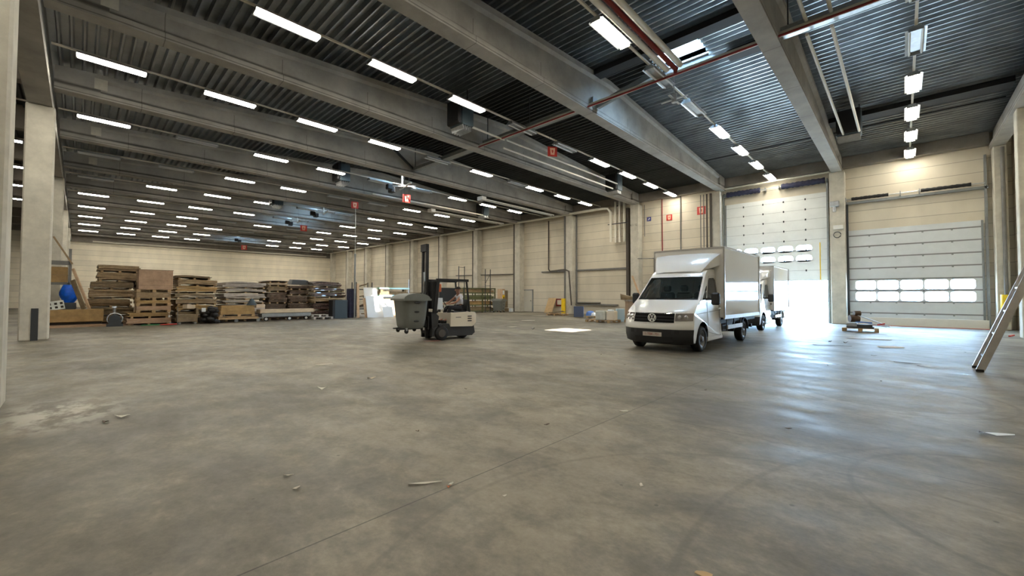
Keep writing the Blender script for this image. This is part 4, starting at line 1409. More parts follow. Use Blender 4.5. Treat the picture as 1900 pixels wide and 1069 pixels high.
PR = thing('person', 'forklift driver in a white t-shirt and dark trousers, seated, hands on the steering wheel', 'person', fk(0, .28, 0), FRZ)
V, E_, RD = [], [], []
def addv(p, r_, link=None):
    V.append(p); RD.append(r_)
    if link is not None:
        E_.append((link, len(V) - 1))
    return len(V) - 1
pel = addv((0, .68, 1.08), .125)
wa = addv((0, .70, 1.22), .11, pel)
chs = addv((0, .68, 1.38), .125, wa)
ub = addv((0, .66, 1.47), .10, chs)
nk = addv((0, .635, 1.555), .055, ub)
hd0 = addv((0, .62, 1.63), .068, nk)
hd1 = addv((0, .61, 1.70), .085, hd0)
hd2 = addv((0, .615, 1.77), .078, hd1)
for s in (1, -1):
    sh = addv((s * .17, .67, 1.47), .058, ub)
    el = addv((s * .25, .42, 1.27), .042, sh)
    wr = addv((s * .17, .19, 1.20), .027, el)
    pm = addv((s * .155, .135, 1.205), .032, wr)
    for i, (dx, ln_) in enumerate(((-.03, .06), (-.011, .07), (.011, .066), (.03, .055))):
        a_ = addv((s * (.155 + dx), .10, 1.215), .0095, pm)
        b_ = addv((s * (.155 + dx * .9), .07, 1.20 - ln_ * .1), .009, a_)
        addv((s * (.155 + dx * .8), .068, 1.175), .008, b_)
    t1 = addv((s * .118, .135, 1.215), .011, pm)
    addv((s * .11, .095, 1.20), .009, t1)
    hp = addv((s * .10, .66, 1.05), .088, pel)
    kn = addv((s * .15, .24, 1.08), .062, hp)
    an = addv((s * .15, .12, .68), .042, kn)
    addv((s * .15, -.04, .60), .04, an)
body = skin_obj('body', V, E_, RD, 'skin', PR)
fc = B('skin')
fc.prism([(-.012, 1.67), (.012, 1.67), (.006, 1.725), (-.006, 1.725)], 'y', .50, .53)
for s in (-1, 1):
    fc.ball((s * .085, .625, 1.70), .012, .022, .032, 8, 6)
obj('ear_and_nose', fc, PR)
ey = B('hair')
for s in (-1, 1):
    ey.ball((s * .03, .532, 1.725), .010, .006, .007, 8, 6)
ey.box(-.022, .022, .532, .54, 1.655, 1.66)
obj('eye_and_mouth', ey, PR)
hr = B('hair')
hr.grid([[(.088 * math.sin(t) * math.cos(q), .635 + .095 * math.sin(t) * math.sin(q) , 1.745 + .085 * math.cos(t)) for q in [2 * PI * i / 16 for i in range(17)]] for t in [PI * .55 * j / 6 for j in range(7)]])
obj('hair', hr, PR)
def garment(name, vs, es, rs, m):
    return skin_obj(name, vs, es, rs, m, PR)
garment('t_shirt', [(0, .69, 1.10), (0, .71, 1.22), (0, .69, 1.38), (0, .665, 1.485), (.18, .675, 1.475), (.24, .57, 1.34), (-.18, .675, 1.475), (-.24, .57, 1.34)],
        [(0, 1), (1, 2), (2, 3), (3, 4), (4, 5), (3, 6), (6, 7)], [.142, .132, .145, .105, .072, .062, .072, .062], 'shirt')
garment('trousers', [(0, .69, 1.06), (.10, .66, 1.05), (.15, .24, 1.085), (.15, .125, .72), (-.10, .66, 1.05), (-.15, .24, 1.085), (-.15, .125, .72)],
        [(0, 1), (1, 2), (2, 3), (0, 4), (4, 5), (5, 6)], [.135, .105, .078, .06, .105, .078, .06], 'trousers')
sh_ = B('black_rubber')
for s in (-1, 1):
    sh_.box(s * .15 - .05, s * .15 + .05, -.12, .17, .53, .64, .03)
obj('shoe', sh_, PR)
obj('footplate', B('fork_grey').box(-.4, .4, -.2, .35, .50, .535), FK)

obj('front_cowl', B('steel_black').box(-.30, .40, -.30, -.12, 1.05, 2.0, .03), FK)
# ================================================================ STACKS OF SHEETS AND PALLETS
rnd = random.Random(7)
def pack(name, label, cat, x0, x1, y0, y1, z0, z1, m, group=None, n=4, jag=.05, sag=.02, runner=True, m2=None):
    """a bundle of n thick sheets with slightly uneven ends, lying on three bearers; front face towards +x"""
    t = thing(name, label, cat, ((x0 + x1) / 2, (y0 + y1) / 2, z0), 0, group)
    hx, hy = (x1 - x0) / 2, (y1 - y0) / 2
    H = z1 - z0
    rb = .075 if runner else 0.0
    if runner:
        b = B('pallet_wood')
        b.box(-hx + .02, -hx + .12, -hy, hy, 0, rb)
        for yy in (-hy + .12, -.0, hy - .12):
            b.box(-hx + .02, hx - .03, yy - .05, yy + .05, 0, rb)
        obj('bearer', b, t)
    s = B(m)
    hs = (H - rb - sag) / n
    for i in range(n):
        if m2 and i % 2:
            s.m(m2)
        else:
            s.m(m)
        a, c = rnd.uniform(-jag, jag * .4), rnd.uniform(-jag, jag)
        rows_t, rows_b = [], []
        K = 8
        zb = rb + hs * i
        zt = zb + hs * .93
        ph = rnd.uniform(0, 3)
        vs = []
        for j in range(K + 1):
            u = j / K
            y = (-hy + c) + (2 * hy - abs(c)) * u
            d = sag * math.sin(PI * u) + sag * .4 * math.sin(ph + 5 * u)
            d = max(0, d)
            e = rnd.uniform(-jag * .25, jag * .25)
            vs += [(hx + a + e, y, zb + d), (hx + a + e, y, zt + d), (-hx, y, zb + d), (-hx, y, zt + d)]
        fs = []
        for j in range(K):
            o_ = j * 4
            q = o_ + 4
            fs += [(o_, q, q + 1, o_ + 1), (o_ + 1, q + 1, q + 3, o_ + 3), (o_ + 2, o_ + 3, q + 3, q + 2), (o_, o_ + 2, q + 2, q)]
        e_ = K * 4
        fs += [(0, 1, 3, 2), (e_, e_ + 2, e_ + 3, e_ + 1)]
        s.add(vs, fs, False)
    obj('sheets', s, t)
    return t

def pile(x0, x1, y0, y1, zs, mats, what, where, **kw):
    n = len(zs) - 1
    for i in range(n):
        pos = 'lowest' if i == 0 else ('topmost' if i == n - 1 else ORD[i] + ' from the floor')
        dy0, dy1 = rnd.uniform(-.02, .08), rnd.uniform(-.08, .02)
        a = rnd.uniform(-.12, .02)
        ex = kw.get('ext', {}).get(i, (0, 0))
        pack('board_bundle', '%s in the %s, %s' % (what, where, pos), 'boards', x0, x1 + a, y0 + dy0 + ex[0], y1 + dy1 + ex[1], zs[i], zs[i + 1], mats[i % len(mats)],
             'board bundles of the ' + where, n=kw.get('n', 3), jag=kw.get('jag', .05), sag=kw.get('sag', .02))

def pallet(name, label, loc, rz=0, L=1.2, W=.8, m='pallet_wood', group=None):
    t = thing(name, label, 'pallet', loc, rz, group)
    top = B(m)
    for i in range(5):
        y = -W / 2 + (W - .1) * i / 4
        top.box(-L / 2, L / 2, y, y + .1, .122, .144)
    for x in (-L / 2, -.07, L / 2 - .14):
        top.box(x, x + .14, -W / 2, W / 2, .1, .122)
    obj('top_boards', top, t)
    bl = B(m)
    for x in (-L / 2, -.07, L / 2 - .14):
        for y in (-W / 2, -.05, W / 2 - .1):
            bl.box(x, x + .14, y, y + .1, .022, .1)
        bl.box(x, x + .14, -W / 2, W / 2, 0, .022)
    obj('block', bl, t)
    return t

# c: tall brown stack, left
pile(-31.6, -29.4, .3, 2.05, [0, .42, .86, 1.30, 1.78, 2.18, 2.66, 3.05], ['board_brown', 'board_brown_b', 'board_brown'], 'brown board bundle', 'tall leftmost stack', sag=.03, jag=.08, ext={5: (.25, .2), 6: (.3, .25)})
# d: stack of crates and pallets
pile(-29.35, -27.4, 1.9, 3.3, [0, .34, .62], ['board_pink', 'board_ochre'], 'pinkish board bundle', 'base of the pallet tower', sag=.01, jag=.05, ext={0: (-.35, 0), 1: (-.2, 0)})
pile(-31.4, -29.55, 2.1, 3.35, [0, .6, 1.2, 1.8, 2.4], ['board_brown_b'], 'brown board bundle', 'stack behind the pallet tower')
zt_ = .60
for i, hgt in enumerate((.20, .14, .26, 0)):
    lab = 'wooden pallet in the pallet tower, %s from the bottom' % ORD[i]
    pallet('wooden_pallet', lab, (-27.95, 2.62, zt_), R(90), 1.32, 1.1, 'pallet_wood', 'pallets of the pallet tower')
    zt_ += .1445
    if hgt:
        pack('board_bundle', 'thin tan board bundle between pallets of the pallet tower, %s from the bottom' % ORD[i], 'boards', -28.5, -27.38, 1.96, 3.28, zt_, zt_ + hgt, ['board_pink', 'board_ochre', 'board_brown'][i], 'board bundles between the tower pallets', n=2, jag=.02, sag=.0, runner=False)
        zt_ += hgt
one('wooden_crate', B('board_pink').box(-.9, 0, -.66, .66, 0, .46, .01).m('board_brown_b').box(-.92, .005, -.68, .68, .20, .215).m('board_pink').box(-.9, 0, -.66, .66, .46, .98, .01).m('board_brown_b').box(-.92, .01, -.68, .68, .98, 1.0),
    'pinkish brown wooden box on top of the pallet tower', 'crate', (-27.38, 2.68, 1.77))
# g: wide stack of curved boards
pile(-30, -27.7, 3.5, 5.35, [0, .35, .62, .95, 1.30, 1.60, 1.98, 2.34, 2.56], ['board_brown', 'board_brown_b', 'board_ochre'], 'olive brown board bundle', 'wide second stack', sag=.045, jag=.05, ext={6: (0, .0), 7: (0, -.3)})
# j: grey boards
pile(-30, -27.7, 5.65, 7.75, [0, .45, .98, 1.22, 1.62, 1.88, 2.28], ['board_grey'], 'whitish board bundle', 'stack behind the yellow crate', sag=.06, jag=.08, n=3)
# m, o: dark stacks
pile(-30, -28.0, 7.9, 9.1, [0, .55, .98, 1.7, 2.05, 2.26, 2.40], ['board_dark', 'board_dark', 'board_dark', 'board_brown_b', 'board_pale'], 'dark brown board bundle', 'first dark stack', sag=.03, jag=.07, n=4)
pile(-30, -28.0, 9.12, 10.35, [0, .55, 1.0, 1.5, 1.85, 2.12], ['board_dark'], 'blackish board bundle', 'second dark stack', sag=.02, jag=.08, n=5)
one('rubble_sack', B('steel_dark').hexa([(-.8, -.62, 0), (.1, -.6, 0), (.1, .6, 0), (-.8, .6, 0), (-.7, -.45, .34), (0, -.5, .3), (0, .45, .26), (-.7, .5, .34)]), 'dark heap lying on top of the second dark brown stack', 'heap', (-28.6, 10.0, 2.20))
# p: film-wrapped load
pile(-30, -27.6, 10.4, 12.6, [0, .5, 1.0, 1.32, 1.72, 2.02, 2.42], ['film_dark', 'film_dark', 'board_brown', 'film_dark'], 'film-wrapped board bundle', 'shiny copper-brown stack', sag=.05, jag=.14, n=4, ext={5: (0, -.3)})

# a: low long crate front left
t = thing('timber_crate', 'long low orange-brown timber crate in front of the leftmost stack', 'crate', (-28.5, -.1, 0))
obj('boards', B('board_ochre').box(-.9, .3, -.95, .95, .22, .80, .01).m('board_brown_b').box(-.9, .305, -.95, .95, .5, .505), t)
obj('skid', B('shadow_gap').box(-.9, .2, -.9, .9, 0.02, .2), t)
obj('floor_sheet', B('board_pink').box(.1, .9, -1.0, 2.0, 0.0, .05).box(.1, .7, -.95, 1.2, .05, .09), t)
# b: rack with crate behind
t = thing('storage_rack', 'grey steel rack holding a yellow-brown crate at the far left', 'rack', (-30.2, -.75, 0))
f = B('pipe_grey')
for y in (-.55, .42):
    f.box(.5, .6, y - .05, y + .05, 0, 3.75 if y > 0 else 3.0).box(-.6, -.5, y - .05, y + .05, 0, 3.0)
f.box(.5, .6, -.55, .42, 1.98, 2.1).box(.48, .6, -.55, .42, 2.95, 3.15)
obj('frame', f, t)
one('wooden_crate', B('board_ochre').box(-.5, .5, -.42, .42, 0, .75, .01).m('board_brown').box(-.51, .51, -.43, .43, .35, .37), 'yellow-brown crate standing on the grey rack at the far left', 'crate', (-30.1, -.82, 2.1))
bt = B('blue_tarp')
rws = []
for j in range(8):
    t_ = j / 7
    ring = []
    for i in range(17):
        q = 2 * PI * i / 16
        r_ = (.34 * math.sin(PI * (.16 + .74 * (1 - t_))) ** .6) * (1 + .07 * math.sin(5 * q + j))
        ring.append((r_ * math.cos(q), r_ * .95 * math.sin(q), .86 * t_))
    rws.append(ring)
bt.grid(rws)
one('blue_sack', bt, 'bright blue sack hanging in front of the grey rack', 'sack', (-29.2, -.32, 1.12))
one('tool_box', B('steel_dark').box(-.2, .2, -.25, .25, 0, .31, .02), 'dark box beneath the blue sack', 'box', (-29.15, -.33, .805))
one('leaning_plank', B('wood_tan').bar((0, -.22, 2.75), (.5, .36, .82), .05, .11), 'pale timber plank leaning in front of the leftmost stack', 'plank', (-28.9, 0, 0))
one('leaning_plank', B('board_brown_b').bar((0, -.2, 2.2), (.4, .2, .82), .05, .2), 'dark brown plank leaning beside the blue sack', 'plank', (-28.9, -.02, 0))
one('leaning_plank', B('board_brown').bar((0, -.9, 4.3), (0, -.25, 3.0), .07, .07), 'thin brown post leaning high above the grey rack', 'plank', (-29.6, 0, .0))
fm = B('crate_pale').box(-.3, .3, -.28, .28, 0, .4)
fm.m('shadow_gap')
for y in (-.17, .02, .2):
    fm.box(.29, .305, y - .05, y + .04, .06, .16).box(.29, .305, y - .05, y + .04, .23, .33)
o = one('foam_block', fm, 'pale foam block with holes lying on the long low crate', 'block', (-28.7, -.72, .80))
o.rotation_euler = (R(10), 0, R(4))

# e: metal hoop machine
t = thing('hose_reel', 'dark metal reel with a pale cap standing between low crate and pallet tower', 'reel', (-27.25, 1.2, 0))
obj('base', B('steel_dark').box(-.25, .25, -.28, .28, 0, .12).box(-.2, .2, -.22, .22, .12, .3), t)
obj('hoop', B('galv').tube([(.1, .27 * math.cos(2 * PI * i / 18), .36 + .27 * math.sin(2 * PI * i / 18)) for i in range(19)], .025, 6), t)
obj('drum', B('steel_dark').cyl((-.15, 0, .36), (.12, 0, .36), .2, 14), t)
obj('post', B('pipe_grey').cyl((0, -.02, .5), (0, -.02, .9), .05, 8).m('panel_white').cyl((0, -.02, .88), (0, -.02, .96), .09, 10), t)
for (y0, y1, m, lab) in ((2.1, 2.78, 'green_paint', 'thin green pole lying on the floor before the pallet tower'), (2.8, 3.45, 'red_sign', 'thin red pole lying on the floor before the pallet tower')):
    one('floor_pole', B(m).cyl((0, y0, .03), (0, y1, .03), .025, 8), lab, 'pole', (-26.7, 0, 0))
# h: small brown cart
t = thing('work_cart', 'small brown wooden cart with an open pale box on top', 'cart', (-26.9, 3.88, 0))
obj('tray', B('board_brown_b').box(-.3, .3, -.42, .40, .12, .5, .02).box(-.3, .3, .34, .42, .5, .82).box(-.3, -.26, -.42, .4, .5, .62), t)
for y in (-.32, .32):
    for x in (-.22, .22):
        obj('castor', B('steel_grey').cyl((x - .02, y, .06), (x + .02, y, .06), .06, 12), t)
obj('upright', B('steel_grey').cyl((.28, -.42, .1), (.28, -.42, .9), .012, 6), t)
o = one('open_box', B('board_pale').box(-.18, .18, -.2, .2, 0, .02).box(-.18, -.16, -.2, .2, 0, .22).box(.16, .18, -.2, .2, 0, .2).box(-.18, .18, -.2, -.18, 0, .22).box(-.18, .18, .18, .2, 0, .18).m('panel_white').box(-.16, .16, -.18, .18, .12, .16), 'open pale box sitting tilted on the small brown cart', 'box', (-26.85, 3.95, .80), R(20))
# i: black heap
hb = B('steel_black')
for i in range(14):
    hb.ball((rnd.uniform(-.2, .25), rnd.uniform(-.28, .28), .1 + i * .055), .16, .17, .12, 8, 5)
one('rag_heap', hb, 'black heap of rags piled at the left end of the yellow crate', 'heap', (-26.45, 4.80, 0))
one('white_card', B('panel_white').box(-.01, .01, -.09, .09, 0, .2), 'small white card on the dark heap beside the brown cart', 'card', (-26.75, 4.55, .62))
hb = B('shadow_gap')
for i in range(10):
    hb.ball((rnd.uniform(-.2, .2), rnd.uniform(-.25, .25), .1 + i * .05), .17, .18, .12, 8, 5)
one('rag_heap', hb, 'dark brown heap behind the brown cart', 'heap', (-27.35, 4.72, 0))
# k: yellow crate on dolly
t = thing('timber_crate', 'yellow crate of boards on a low dolly before the whitish grey stack', 'crate', (-26.8, 6.1, 0))
obj('boards', B('board_ochre').box(-.5, .3, -.85, .75, .44, .62).box(-.5, .29, -.83, .74, .63, .78).box(-.5, .3, -.82, .72, .79, .93), t)
obj('pallet', B('pallet_wood').box(-.5, .32, -.95, .85, .30, .34).box(.2, .32, -.9, -.75, .34, .44).box(.2, .32, -.08, .08, .34, .44).box(.2, .32, .6, .75, .34, .44).box(-.5, .34, -.95, .95, .18, .28), t)
for y in (-.1, .95):
    obj('castor', B('steel_grey').cyl((.1, y, .09), (.2, y, .09), .09, 12), t)
one('lamp_shade', B('teal_dark').lathe([(.26, 0), (.2, .1), (.1, .3), (.02, .38)], (0, 0, 0), 'z', 14), 'small grey-green cone lying on the yellow crate', 'shade', (-26.6, 6.72, .94))
one('small_crate', B('board_pale').box(-.15, .15, -.22, .22, 0, .2, .01), 'small tan box at the right end of the yellow crate', 'box', (-26.9, 7.2, .78))
# n: long trolley
t = thing('flat_trolley', 'long low flat trolley loaded with a pale timber slab', 'trolley', (-26.95, 8.6, 0))
obj('deck', B('steel_grey').box(-.4, .3, -1.35, 1.35, .24, .44), t)
obj('slab', B('board_pale').box(-.4, .32, -1.45, 1.5, .46, .68, .015), t)
for y in (-1.1, .15, 1.1):
    wo = obj('wheel', B('black_rubber').cyl((.12, y, .12), (.2, y, .12), .12, 16), t)
    obj('hub', B('white_metal').cyl((.2, y, .12), (.212, y, .12), .075, 12), wo)
# q: grey pallets
pallet('grey_pallet', 'weathered grey pallet on the floor left of the dark teal cabinet', (-26.75, 10.6, 0), R(90), 1.2, .8, 'pallet_grey')
pallet('grey_pallet', 'weathered grey pallet lying askew on the other grey pallet', (-26.95, 10.5, .145), R(86), 1.0, .7, 'pallet_grey')
# r: teal cabinet
t = thing('metal_cabinet', 'dark teal metal cabinet in front of the film-wrapped stack', 'cabinet', (-26.75, 11.7, 0))
obj('body', B('teal_dark').box(-.35, .3, -.36, .47, 0, 1.2, .012), t)
obj('side_panel', B('steel_black').box(-.3, .305, -.5, -.37, 0, 1.2), t)
one('metal_cabinet', B('navy_cloth').box(-.3, .2, -.2, .22, 0, 1.95, .01), 'tall narrow dark cabinet behind the thin pole', 'cabinet', (-27.1, 12.72, 0))
# pole
t = thing('sign_pole', 'tall thin grey pole standing at the end of the film-wrapped stack', 'pole', (-26.7, 12.76, 0))
obj('shaft', B('steel_grey').cyl((0, 0, 0), (0, 0, 4.15), .055, 12).cyl((0, 0, 4.1), (0, 0, 4.3), .07, 12), t)
obj('rod', B('galv').cyl((0, 0, 4.2), (0, 0, 7.4), .018, 8), t)
one('leaning_plank', B('wood_tan').bar((0, 0, 0), (-.15, .02, 2.3), .05, .16, up=(0, 1, 0)), 'tall tan plank standing upright right of the thin pole', 'plank', (-26.5, 12.93, 0))
# u: messy rack behind white panel
t = thing('storage_rack', 'dark rack crammed with scrap left of the white panels', 'rack', (-28.5, 14.2, 0))
f = B('steel_dark')
for y in (-.6, .6):
    for x in (-.4, .25):
        f.box(x, x + .05, y - .025, y + .025, 0, 2.45)
for z in (.5, 1.2, 1.9):
    f.box(-.4, .3, -.6, .6, z, z + .05)
obj('frame', f, t)
for i in range(6):
    m = rnd.choice(['board_dark', 'board_brown', 'panel_white', 'board_brown_b', 'shadow_gap', 'board_grey'])
    y = rnd.uniform(-.45, .4); z = [.55, 1.25, 1.95, .05][i % 4]
    one('scrap_board', B(m).bar((rnd.uniform(-.3, .1), y - .3, z + .06 + rnd.uniform(0, .12)), (rnd.uniform(0, .3), y + .3, z + .1 + rnd.uniform(0, .35)), .3, .07),
        'scrap board in the dark rack left of the white panels, %s' % ['at the bottom', 'on the lowest shelf', 'on the middle shelf', 'on the top shelf', 'sticking out low', 'sticking out at mid height'][i], 'scrap', (-28.5, 14.2, 0), 0, 'scrap in the dark rack')
# v: leaning panels
def lean(name, m, y, wy, h, x, lab, d=.35, th=.03, cat='panel'):
    a = math.atan2(d, h)
    o = one(name, B(m).box(-th, 0, -wy / 2, wy / 2, 0, math.hypot(d, h)), lab, cat, (x, y, 0))
    o.rotation_euler = (0, -a, 0)
    return o
lean('sheet_panel', 'wood_tan', 13.62, .7, 1.32, -26.2, 'tan board edge peeping out left of the white panels')
lean('sheet_panel', 'panel_white', 14.05, 1.3, 1.45, -26.1, 'large bluish white panel leaning on the rack, lit by the sun')
lean('sheet_panel', 'panel_white', 14.78, .75, .95, -25.75, 'small bluish white panel leaning in front of the large one')
lean('sheet_panel', 'white_metal', 13.95, 1.0, 2.05, -26.5, 'tall white panel at the back, brightest in the sun patch')
lean('sheet_panel', 'wood_tan', 15.35, 1.1, 1.25, -26.3, 'tan plywood board leaning behind the carried grey bin')
# w: glass sheets on trestle
t = thing('glass_rack', 'long trestle rack with two layers of green glass sheets', 'rack', (-27.1, 15.6, 0))
obj('frame', B('steel_dark').box(-.5, .3, -.9, 1.5, 1.30, 1.38).box(.2, .26, -.8, -.7, 0, 1.3).box(.2, .26, 1.2, 1.3, 0, 1.3).box(-.4, -.34, 1.2, 1.3, 0, 1.3).m('galv').box(.25, .29, 1.38, 1.43, 1.3, 2.7), t)
for z in (1.42, 1.95):
    obj('glass_sheet', B('green_glass').box(-.5, .32, -1.0, 1.45, z, z + .12), t)
obj('spacer', B('board_brown_b').box(-.45, .3, -.95, 1.3, 1.54, 1.68).box(-.45, .3, -.9, 1.2, 1.68, 1.80).box(.0, .3, -.9, -.7, 1.80, 1.95).box(.0, .3, 1.0, 1.2, 1.80, 1.95), t)
pack('board_bundle', 'reddish brown board bundle at the right end of the glass rack', 'boards', -28, -27.0, 17.2, 19.0, 1.3, 1.75, 'board_brown_b', None, 3)
one('trestle', B('steel_dark').box(-28, -27.9, 17.3, 17.4, 0, 1.3).box(-27.15, -27.05, 17.3, 17.4, 0, 1.3).box(-28, -27.9, 18.8, 18.9, 0, 1.3).box(-27.15, -27.05, 18.8, 18.9, 0, 1.3).box(-28, -27.05, 17.25, 18.95, 1.2, 1.3),
    'dark trestle under the reddish brown board bundle', 'trestle')
one('white_canister', B('panel_white').cyl((0, 0, 0), (0, 0, .42), .2, 14).ball((0, 0, .42), .2, .2, .1), 'white canister standing on the reddish brown board bundle', 'canister', (-27.3, 18.7, 1.76))

# y: green rack near the door wall
t = thing('storage_rack', 'olive green rack filled with boards behind the forklift', 'rack', (-27.9, 25.0, 0))
f = B('rack_green')
for y in (-2.2, 0, 1.55):
    for x in (-.5, .5):
        f.box(x - .04, x + .04, y - .05, y + .05, 0, 2.2)
for z in (.1, .62, 1.15, 1.70, 2.1):
    f.box(.46, .54, -2.2, 1.55, z, z + .09).box(-.54, -.46, -2.2, 1.55, z, z + .09)
obj('frame', f, t)
for i, (z, m) in enumerate(((.2, 'board_brown_b'), (.72, 'board_ochre'), (1.25, 'rack_green'), (1.8, 'board_brown'))):
    one('rack_board', B(m).box(-.45, .45, -2.1, 1.45, 0, .2).box(-.4, .42, -1.9, 1.2, .21, .3), '%s layer of boards in the olive green rack' % ['lowest', 'second', 'third', 'topmost'][i], 'boards', (-27.9, 25.0, z), 0, 'boards in the olive green rack')
lf = thing('lattice_stand', 'tall thin dark frame rising behind the green rack', 'stand', (-27.25, 25.2, 0))
fr = B('steel_dark')
for y in (-.0, .62):
    fr.box(-.02, .02, y - .03, y + .03, 0, 3.9)
fr.bar((0, 0, 2.6), (0, .62, 3.5), .03, .03).bar((0, 0, 2.4), (0, .62, 2.4), .03, .03)
obj('frame', fr, lf)
lf = thing('lattice_stand', 'tall thin dark frame with crossbars above the forklift roof', 'stand', (-27.2, 22.1, 0))
fr = B('steel_dark')
for y in (-.0, .62):
    fr.box(-.02, .02, y - .03, y + .03, 0, 4.0)
for z in (3.9, 3.2, 2.6):
    fr.bar((0, 0, z), (0, .62, z), .03, .03)
obj('frame', fr, lf)
one('dark_screen', B('steel_black').box(-.05, .05, -1.0, 1.0, 1.0, 2.15).box(-.05, .05, -1.0, -.9, 0, 1.0).box(-.05, .05, .9, 1.0, 0, 1.0), 'dark screen panel seen through the forklift cab', 'screen', (-27.6, 21.4, 0))
big_bin('grey waste bin standing on the floor right of the green rack', (-26.65, 26.35, 0), R(20), .95)
t = thing('control_cabinet', 'brown cabinet with a yellow front panel between bins and column', 'cabinet', (-27.75, 28.05, 0))
obj('body', B('wood_tan').box(-.5, .15, -.35, .05, .3, 2.15, .01).m('board_brown_b').box(-.5, .1, .06, .5, .35, 2.0, .01).box(-.5, .2, -.4, .5, 0, .3), t)
obj('yellow_panel', B('yellow').box(.15, .17, -.3, 0, .75, 1.55).m('steel_black').box(.17, .18, -.2, -.08, .95, 1.4), t)
obj('label_plate', B('panel_white').box(.15, .165, -.27, -.06, 1.65, 2.0), t)
one('small_white_box', B('panel_white').box(-.16, .16, -.16, .16, 0, .32, .01), 'small white box on the floor before the brown cabinet', 'box', (-26.7, 28.0, 0), R(15))

# items along the door wall
o = one('plywood_sheet', B('plywood').box(-.46, .46, -.02, 0, 0, 1.42), 'plywood sheet leaning on the door wall left of the red box', 'panel', (-22.75, 28.6, 0))
o.rotation_euler = (R(-24), 0, R(-4))
t = thing('fire_cabinet', 'red framed fire cabinet on the door wall beside the yellow guard', 'cabinet', (-21.95, WY, .92))
obj('frame', B('pipe_red').box(-.42, .42, -.16, 0, -.33, .33, .01), t)
obj('window', B('wall_panel').box(-.28, .36, -.17, -.158, -.2, .22), t)

# loads on pallets in the middle distance
pallet('wooden_pallet', 'flat dark pallet with planks at the foot of the yellow guard', (-19.3, 25.4, 0), R(10), 1.4, 1.0)
one('plank_bundle', B('board_brown_b').bar((-.6, -.2, .06), (.6, .1, .14), .3, .05).bar((-.5, .2, .08), (.6, -.1, .2), .12, .05), 'loose planks on the flat dark pallet', 'planks', (-19.3, 25.4, .15))
t = thing('metal_cabinet', 'dark grey-blue cabinet standing beside the blue bags', 'cabinet', (-16.3, 23.9, 0), R(35))
obj('body', B('cabinet_blue').box(-.35, .3, -.3, .3, .05, .78, .01), t)
obj('door', B('mid_blue').box(.3, .32, -.29, .29, .08, .76), t)
pallet('wooden_pallet', 'small pallet carrying blue and white bags', (-15.25, 24.3, 0), R(30), 1.2, .8)
for i, (x, y, s, m, lab) in enumerate(((-15.55, 24.2, .3, 'mid_blue', 'crumpled blue bag at the left of the small pallet'), (-15.0, 24.5, .26, 'mid_blue', 'crumpled blue bag at the right of the small pallet'), (-15.2, 24.1, .2, 'panel_white', 'white bag between the blue bags'), (-15.75, 24.65, .2, 'cabinet_blue', 'dark blue bag beside the cabinet'))):
    bb = B(m)
    rws = []
    for j in range(7):
        q_ = PI * (.5 - .5 * j / 6)
        rws.append([((s * math.cos(q_ * .9) + .01) * math.cos(2 * PI * i_ / 14) * (1 + .12 * math.sin(3 * i_ + j)), (s * math.cos(q_ * .9) + .01) * math.sin(2 * PI * i_ / 14) * (1 + .1 * math.cos(2 * i_ + j)), s * 1.1 * (1 - math.sin(q_) * .98)) for i_ in range(15)])
    rws = [[(p[0], p[1], s * 1.1 - p[2]) for p in r] for r in rws]
    one('plastic_bag', bb.grid(rws), lab, 'bag', (x, y, .16))
pallet('wooden_pallet', 'pallet carrying two pale crates, nearer to the truck', (-12.5, 20.75, 0), R(-2), 1.6, 1.2)
one('pale_crate', B('crate_pale').box(-.28, .28, -.3, .3, 0, .52, .04), 'greenish white crate on the pallet, left one', 'crate', (-12.45, 20.55, .145), R(10))
one('pale_crate', B('cream_paint').box(-.24, .24, -.3, .3, 0, .50, .03).m('panel_white').box(-.2, .1, -.2, .2, .5, .58, .03), 'cream crate on the pallet, right one, white cloth on top', 'crate', (-11.95, 20.8, .145), R(12))
one('light_blue_box', B('light_blue').box(-.22, .22, -.2, .2, .0, .75, .01), 'light blue box between the pale crates and the cardboard box', 'box', (-12.1, 22.0, 0), R(40))
pallet('wooden_pallet', 'pallet beneath the tall cardboard box beside the truck', (-11.0, 21.75, 0), R(40), 1.1, .8)
t = thing('cardboard_box', 'tall brown cardboard box left of the front of the truck', 'box', (-11.05, 21.7, .145), R(42))
obj('body', B('cardboard').box(-.42, .42, -.35, .35, 0, 1.05, .01), t)
obj('cover', B('board_grey').box(-.45, .45, -.38, .38, 1.05, 1.14, .01), t)
one('tilted_board', B('board_brown').hexa([(-.7, -.4, .0), (.5, -.4, -.16 + .16), (.5, .4, .0), (-.7, .4, .2), (-.72, -.4, .32), (.5, -.4, .05), (.5, .4, .05), (-.7, .4, .35)]), 'brown board lying tilted on top of the cardboard box', 'board', (-11.1, 21.7, 1.29), R(30))
one('leaning_plank', B('wood_tan').bar((0, 0, 0), (-1.2, 0, 3.0), .08, .12), 'timber plank leaning against the column left of the truck', 'plank', (-13.4, 28.4, 0))
